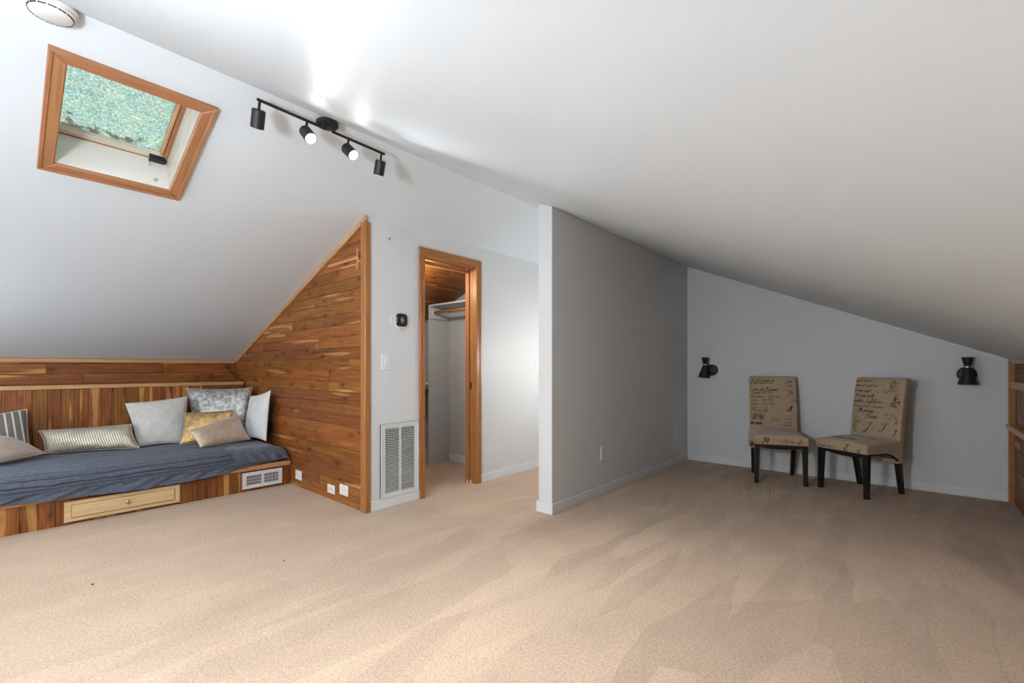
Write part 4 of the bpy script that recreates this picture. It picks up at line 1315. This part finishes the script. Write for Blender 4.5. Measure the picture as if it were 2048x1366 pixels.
# ------------------------------------------------------------------ chairs
# hand-drawn script letters: strokes on a grid, x-height 1, ascender 2, descender -1
G = {
    'a': (1.0, [[(.8, .85), (.4, 1), (.05, .5), (.3, 0), (.7, .4), (.85, 1), (.8, .2), (1.05, .15)]]),
    'b': (.8, [[(0, .3), (.3, 1.2), (.35, 2), (.15, 1.6), (.15, .2), (.4, 0), (.7, .5), (.4, .9), (.15, .5)]]),
    'c': (.75, [[(.7, .8), (.4, 1), (.05, .5), (.3, 0), (.8, .25)]]),
    'd': (1.0, [[(.7, .85), (.35, 1), (.05, .5), (.3, 0), (.65, .3), (.85, 1.3), (.9, 2), (.75, .3), (1, .1)]]),
    'e': (.75, [[(.05, .45), (.5, .6), (.55, .95), (.25, .95), (.05, .4), (.35, 0), (.8, .3)]]),
    'f': (.65, [[(0, .2), (.4, 1.2), (.5, 2), (.3, 1.8), (.25, 0), (.15, -.9), (.05, -.6), (.3, .1), (.7, .3)]]),
    'g': (.85, [[(.75, .85), (.35, 1), (.05, .5), (.3, .05), (.7, .5), (.75, 1), (.6, -.5), (.3, -1), (.15, -.6), (.9, .2)]]),
    'h': (.9, [[(0, .3), (.35, 1.3), (.4, 2), (.2, 1.7), (.15, 0), (.4, .8), (.65, .9), (.65, .1), (.95, .2)]]),
    'i': (.5, [[(0, .3), (.25, 1), (.2, .1), (.5, .2)], [(.3, 1.42), (.36, 1.5)]]),
    'j': (.5, [[(0, .3), (.3, 1), (.2, -.6), (0, -1), (-.1, -.6), (.5, .2)], [(.34, 1.42), (.4, 1.5)]]),
    'l': (.5, [[(0, .3), (.35, 1.4), (.35, 2), (.18, 1.6), (.2, .1), (.5, .2)]]),
    'm': (1.15, [[(0, .2), (.15, 1), (.12, 0), (.35, .9), (.5, .8), (.45, 0), (.7, .9), (.85, .8), (.8, .1), (1.15, .25)]]),
    'n': (.85, [[(0, .2), (.15, 1), (.12, 0), (.4, .95), (.6, .8), (.55, .1), (.85, .25)]]),
    'o': (.9, [[(.45, 1), (.05, .5), (.35, 0), (.7, .5), (.45, 1), (.6, .85), (.9, .9)]]),
    'p': (.8, [[(0, .3), (.2, 1), (.1, -1), (.2, .6), (.5, 1), (.7, .5), (.4, .05), (.2, .3)]]),
    'r': (.75, [[(0, .3), (.2, 1.1), (.3, .85), (.6, .9), (.5, .2), (.8, .2)]]),
    's': (.7, [[(0, .2), (.4, 1.1), (.35, .7), (.55, .3), (.3, 0), (.1, .15), (.75, .2)]]),
    't': (.6, [[(0, .3), (.3, 1.7), (.25, .2), (.6, .15)], [(.05, 1.2), (.55, 1.25)]]),
    'u': (.9, [[(0, .4), (.15, 1), (.15, .2), (.4, .05), (.65, .9), (.65, .1), (.95, .2)]]),
    'v': (.9, [[(0, .8), (.15, 1), (.3, 0), (.7, 1), (.95, .9)]]),
    'x': (.8, [[(0, .9), (.2, .9), (.5, .1), (.75, .1)], [(.65, .95), (.05, .05)]]),
    'y': (.9, [[(0, .4), (.15, 1), (.15, .3), (.4, .1), (.65, .9), (.6, -.5), (.35, -1), (.2, -.7), (.9, .2)]]),
    'z': (.75, [[(.05, .9), (.6, .9), (.1, .1), (.75, .15)]]),
    'A': (1.5, [[(-.1, .3), (.1, 0), (.5, .6), (1.1, 2), (1.05, 0), (1.45, .15)], [(.3, .8), (1.15, .85)]]),
    'B': (1.4, [[(.2, 1.5), (.5, 2), (.35, 0), (.2, .1)], [(.1, 1.6), (.8, 2.05), (1.15, 1.6), (.5, 1.1), (1.2, .7), (.8, 0), (.25, .15)]]),
    'C': (1.3, [[(1.0, 1.5), (1.1, 1.85), (.8, 2), (.2, 1.3), (.25, .2), (.7, 0), (1.25, .4)]]),
    'D': (1.5, [[(.45, 1.8), (.3, .1), (.1, .05), (.25, .2), (.8, 0), (1.35, .8), (1.1, 1.8), (.4, 2), (0, 1.6)]]),
    'E': (1.2, [[(1.0, 1.7), (.75, 2), (.35, 1.6), (.7, 1.1), (.2, .9), (.15, .2), (.6, 0), (1.1, .4)]]),
    'F': (1.3, [[(.1, 1.5), (.4, 1.9), (1.4, 2.0)], [(.85, 1.9), (.7, .5), (.35, 0), (.05, .2)], [(.4, 1.0), (1.1, 1.05)]]),
    'G': (1.3, [[(1.0, 1.6), (.8, 2), (.2, 1.3), (.2, .3), (.6, 0), (1.05, .5), (1.05, .9), (.7, .8)], [(1.05, .8), (1.0, -.2)]]),
    'J': (1.1, [[(.2, 1.5), (.5, 2), (1.3, 1.9)], [(.9, 1.95), (.6, -.1), (.2, -.6), (0, -.3), (.8, .4)]]),
    'L': (1.2, [[(.2, 1.6), (.6, 2), (.7, 1.6), (.3, .2), (.05, .15), (.3, .3), (.8, 0), (1.2, .3)]]),
    'M': (1.9, [[(0, .1), (.2, .1), (.55, 2), (.65, .3), (1.25, 2), (1.3, .1), (1.8, .2)]]),
    'N': (1.5, [[(0, .1), (.2, .1), (.5, 2), (.95, .1), (1.4, 2)]]),
    'P': (1.2, [[(.3, 1.7), (.4, 1.2), (.2, 0), (.05, .1)], [(0, 1.5), (.6, 2.05), (1.15, 1.6), (.9, 1.0), (.35, 1.0)]]),
    'S': (1.1, [[(1.0, 1.6), (.7, 2), (.35, 1.5), (.8, .7), (.5, 0), (0, .3)]]),
    'T': (1.3, [[(.05, 1.5), (.4, 1.9), (1.4, 2.0)], [(.85, 1.9), (.65, .4), (.35, 0), (.1, .2)]]),
    'O': (1.4, [[(.7, 2), (.15, 1.2), (.4, 0), (1.1, .5), (1.1, 1.6), (.7, 2), (.5, 1.6), (1.3, 1.7)]]),
    '0': (1.0, [[(.5, 1.9), (.1, 1), (.4, 0), (.85, .9), (.5, 1.9)]]),
    '1': (.6, [[(.05, 1.4), (.4, 1.9), (.35, 0)]]),
    '3': (1.0, [[(.1, 1.6), (.5, 1.95), (.8, 1.5), (.35, 1.05), (.85, .6), (.4, 0), (0, .3)]]),
    '4': (1.0, [[(.5, 1.9), (.05, .7), (.9, .75)], [(.75, 1.4), (.6, -.1)]]),
    '5': (1.0, [[(.9, 1.9), (.35, 1.9), (.2, 1.1), (.7, 1.1), (.75, .4), (.3, 0), (0, .2)]]),
    '6': (1.0, [[(.8, 1.9), (.2, 1.1), (.2, .2), (.6, 0), (.8, .6), (.4, .9), (.12, .5)]]),
    '7': (.9, [[(.05, 1.8), (.9, 1.9), (.35, 0)]]),
    '8': (1.0, [[(.8, 1.6), (.45, 1.95), (.2, 1.5), (.75, .6), (.4, 0), (.1, .45), (.85, 1.5)]]),
    '9': (1.0, [[(.8, 1.5), (.5, 1.95), (.15, 1.4), (.5, 1.0), (.8, 1.5), (.7, .5), (.4, 0)]]),
    '-': (.7, [[(.1, .8), (.6, .85)]]),
    '_': (1.6, [[(.1, .8), (1.5, .9)]]),
    '.': (.5, [[(.15, .02), (.25, .08)]]),
    "'": (.4, [[(.2, 2), (.12, 1.6)]]),
    ' ': (.7, []),
}


def catmull(P, k=5):
    P = [np.array(p, float) for p in P]
    if len(P) < 3: return P
    Q = [2 * P[0] - P[1]] + P + [2 * P[-1] - P[-2]]
    out = []
    for i in range(1, len(Q) - 2):
        for t in np.arange(k) / k:
            a, b, c, d = Q[i - 1], Q[i], Q[i + 1], Q[i + 2]
            out.append(0.5 * (2 * b + (c - a) * t + (2 * a - 5 * b + 4 * c - d) * t * t + (3 * b - a - 3 * c + d) * t ** 3))
    out.append(P[-1])
    return out


def script_mesh(name, lines, surf, lim, mat, parent):
    """lines = [(text, u, v, size, angle, weight)] laid on surf(u, v) -> point, clipped to lim"""
    V, F = [], []
    for text, u0, v0, size, ang, wt in lines:
        x = 0.0
        ca, sa = math.cos(ang), math.sin(ang)
        for chx in text:
            if chx not in G: continue
            adv, strokes = G[chx]
            for st in strokes:
                pts = catmull(st, 4)
                q = []
                for p in pts:
                    gx = (x + p[0] * 1.0 + 0.34 * p[1]) * size * 1.05
                    gy = p[1] * size
                    q.append(np.array([u0 + gx * ca - gy * sa, v0 + gx * sa + gy * ca]))
                prev = None
                for i, p in enumerate(q):
                    t = q[min(i + 1, len(q) - 1)] - q[max(i - 1, 0)]
                    L_ = np.linalg.norm(t)
                    if L_ < 1e-7: continue
                    t = t / L_
                    nn = np.array([-t[1], t[0]])
                    w = wt * size * (0.35 + 0.65 * abs(t[1])) * 0.42
                    if not (lim[0] < p[0] < lim[1] and lim[2] < p[1] < lim[3]):
                        prev = None
                        continue
                    a = len(V)
                    V.append(tuple(surf(*(p + nn * w))))
                    V.append(tuple(surf(*(p - nn * w))))
                    if prev is not None:
                        F.append((prev, prev + 1, a + 1, a))
                    prev = a
            x += adv * 1.05
    me = bpy.data.meshes.new(name)
    me.from_pydata(V, [], F)
    me.update()
    me.materials.append(mat)
    o = link(bpy.data.objects.new(name, me), parent, Matrix.Identity(4))
    o['kind'] = 'stuff'
    return o


def make_chair(label, loc, rz, back_lines, seat_lines, front_lines, faint_back):
    t = thing('parsons_chair', label, 'chair', (0, 0, 0), 'script-print chairs')
    BW = 0.213                                   # half width of the back

    def yb(z):                                   # front face of the back, leaning
        q = (z - 0.42) / 0.58
        return 0.150 + 0.085 * q + 0.022 * math.sin(q * PI) * -0.5
    # backrest outline in (y, z), extruded along x: runs down to the rear legs, rolled top
    z = np.linspace(0.272, 0.965, 22)
    outl = [(yb(max(a, 0.3)) if a > 0.3 else yb(0.3), a) for a in z]
    yt, zt = outl[-1]
    rc = (yt + 0.040, zt + 0.006)
    for a in np.linspace(PI, -0.45 * PI, 18)[1:]:
        outl.append((rc[0] + 0.042 * math.cos(a), rc[1] + 0.042 * math.sin(a)))
    for a in np.linspace(0.925, 0.272, 16):
        outl.append((yb(max(a, 0.3)) + 0.062 - 0.004, a))
    bm = bmesh.new()
    rings = []
    nx = 9
    for k in range(nx):
        x = -BW + 2 * BW * k / (nx - 1)
        e = 1 - 0.0 * abs(x)
        rings.append([bm.verts.new((x, y_, z_)) for y_, z_ in outl])
    for r0, r1 in zip(rings, rings[1:]):
        for i in range(len(outl)):
            j = (i + 1) % len(outl)
            bm.faces.new([r0[i], r0[j], r1[j], r1[i]])
    bm.faces.new(rings[0][::-1]); bm.faces.new(rings[-1])
    bmesh.ops.recalc_face_normals(bm, faces=bm.faces[:])
    es = [e for e in bm.edges if len(e.link_faces) == 2 and e.calc_face_angle(0) > 1.2]
    bmesh.ops.bevel(bm, geom=es, offset=0.011, segments=3, profile=0.6, affect='EDGES')
    back = smooth_by_angle(mk('backrest', bm, M['chairfab'], t), 50)
    # seat: domed top, rounded front, arched lower edge
    sw, y0, y1 = 0.228, -0.262, 0.165

    def seat_top(x, y):
        a = 1 - min(abs(x) / sw, 1) ** 4
        f = (y - y0) / (y1 - y0)
        return 0.455 + 0.032 * a * (0.55 + 0.45 * math.sin(min(max(f, 0), 1) * PI)) - 0.012 * (1 - f) + 0.006
    bm = bmesh.new()
    nX, nY = 22, 22
    xs = np.linspace(-sw, sw, nX); ysn = np.linspace(y0, y1, nY)
    Tv = [[bm.verts.new((x, y, seat_top(x, y))) for y in ysn] for x in xs]
    Bv = [[bm.verts.new((x, y, 0.372 - (0.085 * max(0, (y + 0.03) / 0.195) ** 2 if True else 0))) for y in ysn] for x in xs]
    for i in range(nX - 1):
        for j in range(nY - 1):
            bm.faces.new([Tv[i][j], Tv[i + 1][j], Tv[i + 1][j + 1], Tv[i][j + 1]])
            bm.faces.new([Bv[i][j], Bv[i][j + 1], Bv[i + 1][j + 1], Bv[i + 1][j]])
    for i in range(nX - 1):
        bm.faces.new([Tv[i][0], Bv[i][0], Bv[i + 1][0], Tv[i + 1][0]])
        bm.faces.new([Tv[i][-1], Tv[i + 1][-1], Bv[i + 1][-1], Bv[i][-1]])
    for j in range(nY - 1):
        bm.faces.new([Tv[0][j], Tv[0][j + 1], Bv[0][j + 1], Bv[0][j]])
        bm.faces.new([Tv[-1][j], Bv[-1][j], Bv[-1][j + 1], Tv[-1][j + 1]])
    bmesh.ops.recalc_face_normals(bm, faces=bm.faces[:])
    es = [e for e in bm.edges if len(e.link_faces) == 2 and e.calc_face_angle(0) > 0.9 and min(v_.co.z for v_ in e.verts) > 0.3]
    bmesh.ops.bevel(bm, geom=es, offset=0.017, segments=4, profile=0.55, affect='EDGES')
    seat = smooth_by_angle(mk('seat', bm, M['chairfab'], t), 60)
    # frame rails under the seat
    bm = bmesh.new()
    box(bm, (-0.205, -0.235, 0.345), (0.205, -0.205, 0.373))
    box(bm, (-0.205, 0.12, 0.315), (0.205, 0.15, 0.35))
    for s in (-1, 1):
        pts = [(s * 0.20, y_, 0.366 - 0.080 * max(0, (y_ + 0.03) / 0.195) ** 2) for y_ in np.linspace(-0.22, 0.17, 8)]
        tube(bm, pts, 0.011, 8)
    pts = [(x, -0.20, 0.352 - 0.018 * math.cos(x / 0.2 * PI / 2)) for x in np.linspace(-0.19, 0.19, 9)]
    tube(bm, pts, 0.008, 8)
    mk('seat_frame', bm, M['blackwood'], t)
    # legs
    for sx in (-1, 1):
        for fb in (0, 1):
            bm = bmesh.new()
            if fb == 0:
                top, bot, a, b = Vector((sx * 0.197, -0.225, 0.374)), Vector((sx * 0.203, -0.232, 0)), 0.0225, 0.0165
            else:
                top, bot, a, b = Vector((sx * 0.183, 0.172, 0.345)), Vector((sx * 0.176, 0.232, 0)), 0.0225, 0.0165
            vs = [bm.verts.new(p + Vector((i * r_, j * r_, 0))) for p, r_ in ((top, a), (bot, b)) for i, j in ((-1, -1), (1, -1), (1, 1), (-1, 1))]
            for f in ((0, 3, 2, 1), (4, 5, 6, 7)): bm.faces.new([vs[i] for i in f])
            for k in range(4): bm.faces.new([vs[k], vs[(k + 1) % 4], vs[4 + (k + 1) % 4], vs[4 + k]])
            bmesh.ops.recalc_face_normals(bm, faces=bm.faces[:])
            bmesh.ops.bevel(bm, geom=bm.edges[:], offset=0.002, segments=1, affect='EDGES')
            mk('leg', bm, M['blackwood'], t)
    # printed script
    sb = lambda u_, v_: (u_, yb(v_) - 0.0012 if v_ < 0.965 else rc[0] - 0.0435 * math.sqrt(max(0.0, 1 - ((v_ - rc[1]) / 0.0435) ** 2)), v_)
    o = script_mesh('printed_script', back_lines, sb, (-BW + 0.004, BW - 0.004, 0.43, 0.998), M['ink'], back)
    o['label'] = 'black handwriting printed on the fabric'
    o = script_mesh('printed_script', faint_back, sb, (-BW + 0.004, BW - 0.004, 0.43, 0.998), M['ink_faint'], back)
    o['label'] = 'faded handwriting printed on the fabric'
    ss = lambda u_, v_: (u_, v_, seat_top(u_, v_) + 0.0014)
    script_mesh('printed_script', seat_lines, ss, (-0.205, 0.205, -0.24, 0.15), M['ink'], seat)
    sf = lambda u_, v_: (u_, y0 - 0.0012, v_)
    script_mesh('printed_script', front_lines, sf, (-0.210, 0.210, 0.378, 0.445), M['ink'], seat)
    t.matrix_basis = Matrix.Translation(loc) @ Matrix.Rotation(rz, 4, 'Z')
    return t


# left chair
b1 = [("Cote de Beaune", -0.208, 0.862, 0.0185, 0, .22), ("1896", -0.205, 0.566, 0.0300, 0, .24), ("mann", -0.212, 0.515, 0.0250, 0, .24),
      ("A.", 0.120, 0.660, 0.0270, 0, .36), ("Fr", 0.125, 0.822, 0.0240, 0, .24), ("la clef du jeune ly", -0.19, 0.962, 0.0130, 0, .22),
      ("de 1888 valet de la lu", -0.208, 0.936, 0.0105, 0, .24), ("Jean", 0.120, 0.950, 0.0140, 0, .24), ("C'est", 0.125, 0.908, 0.0120, 0, .24)]
f1 = [("Tonnelle 1841-1907", -0.200, 0.832, 0.0125, 0, .22), ("Bonaventure _ 1859-1907", -0.208, 0.793, 0.0120, 0, .22),
      ("mode _ 1842-1908", -0.200, 0.755, 0.0130, 0, .22), ("Jean _ 1857-1890", -0.200, 0.717, 0.0135, 0, .22), ("Micals", -0.208, 0.645, 0.0270, 0, .13),
      ("Jane", -0.03, 0.556, 0.0220, 0, .13), ("Da", 0.16, 0.752, 0.0160, 0, .2), ("In c", 0.135, 0.606, 0.0120, 0, .22), ("con d'ja", 0.09, 0.575, 0.0110, 0, .22),
      ("ave con", 0.09, 0.540, 0.0110, 0, .22), ("les beau", 0.085, 0.508, 0.0110, 0, .24)]
s1 = [("13", -0.12, -0.09, 0.028, 0, .2), ("Gouvernement", -0.05, -0.10, 0.022, 0, .16), ("mode belle", -0.05, 0.06, 0.026, 0, .2)]
fr1 = [("34", -0.165, 0.390, 0.0275, 0, .36), ("Du ou cafe -", 0.015, 0.398, 0.0160, 0, .22)]
make_chair('beige script-print dining chair on the left, facing slightly right, number 34 on its seat', (-1.017, 5.128, 0), math.radians(20), b1, s1, fr1, f1)
# right chair
b2 = [("ausette lesquin ar", -0.205, 0.972, 0.0105, 0, .24), ("rome et a mile un", -0.208, 0.928, 0.0130, 0, .24), ("n temps nuyer", -0.208, 0.880, 0.0125, 0, .24),
      ("rietta Lefebvre", -0.212, 0.778, 0.0200, 0, .21), ("Marais", -0.160, 0.690, 0.0215, 0, .25), ("Paris", -0.085, 0.640, 0.0210, 0, .25),
      ("J . F.", -0.090, 0.530, 0.0380, 0, .20), ("Br", 0.115, 0.778, 0.0290, 0, .26), ("Franc", 0.100, 0.755, 0.0135, 0, .28), ("C", 0.135, 0.836, 0.0170, 0, .28),
      ("S", 0.040, 0.880, 0.0560, -0.08, .11), ("1", 0.15, 0.505, 0.0300, 0, .2), ("_", 0.12, 0.475, 0.0280, 0, .14)]
f2 = [("Mademoiselle", -0.200, 0.830, 0.0150, 0, .26), ("Grande Sainte Condamine", -0.208, 0.738, 0.0120, 0, .24), ("Le", 0.07, 0.688, 0.0150, -0.5, .22),
      ("lyeed", 0.11, 0.958, 0.0130, 0, .14), ("prefere", 0.09, 0.926, 0.0120, 0, .14), ("Jules", 0.10, 0.893, 0.0130, 0, .14), ("J'a", 0.11, 0.652, 0.0220, 0, .18),
      ("Chissa", -0.185, 0.655, 0.0270, -PI / 2, .16), ("3", 0.165, 0.708, 0.0120, 0, .22), ("h", 0.16, 0.605, 0.0200, 0, .2)]
s2 = [("1896", -0.10, -0.02, 0.030, 0, .2), ("jane", 0.07, -0.06, 0.026, 0, .14), ("modele", -0.02, 0.07, 0.024, 0, .18), ("vermann", -0.17, -0.19, 0.034, 0, .24)]
fr2 = [("la meme vente de", -0.205, 0.390, 0.0110, 0, .24), ("E", 0.03, 0.384, 0.0300, 0, .30), ("c", 0.145, 0.382, 0.0300, 0, .3)]
make_chair('beige script-print dining chair on the right, turned left, initials J. F. on its back', (-0.345, 5.132, 0), math.radians(-31), b2, s2, fr2, f2)

# bits of lint on the carpet
for x, y, s in ((-3.128, 0.333, 0.006), (-2.695, 1.096, 0.005)):
    bm = bmesh.new()
    bmesh.ops.create_icosphere(bm, subdivisions=1, radius=s)
    for v_ in bm.verts:
        v_.co = Vector((v_.co.x * random.uniform(0.7, 1.2) + x, v_.co.y * random.uniform(0.7, 1.3) + y, max(0.0, v_.co.z * 0.7 + s * 0.6)))
    tag(mk('lint_crumb', bm, M['duct']), 'tiny dark crumb on the carpet ' + ('below the bench drawer' if x < -3 else 'in front of the cedar wall post'), 'crumb', 'crumbs on the carpet')
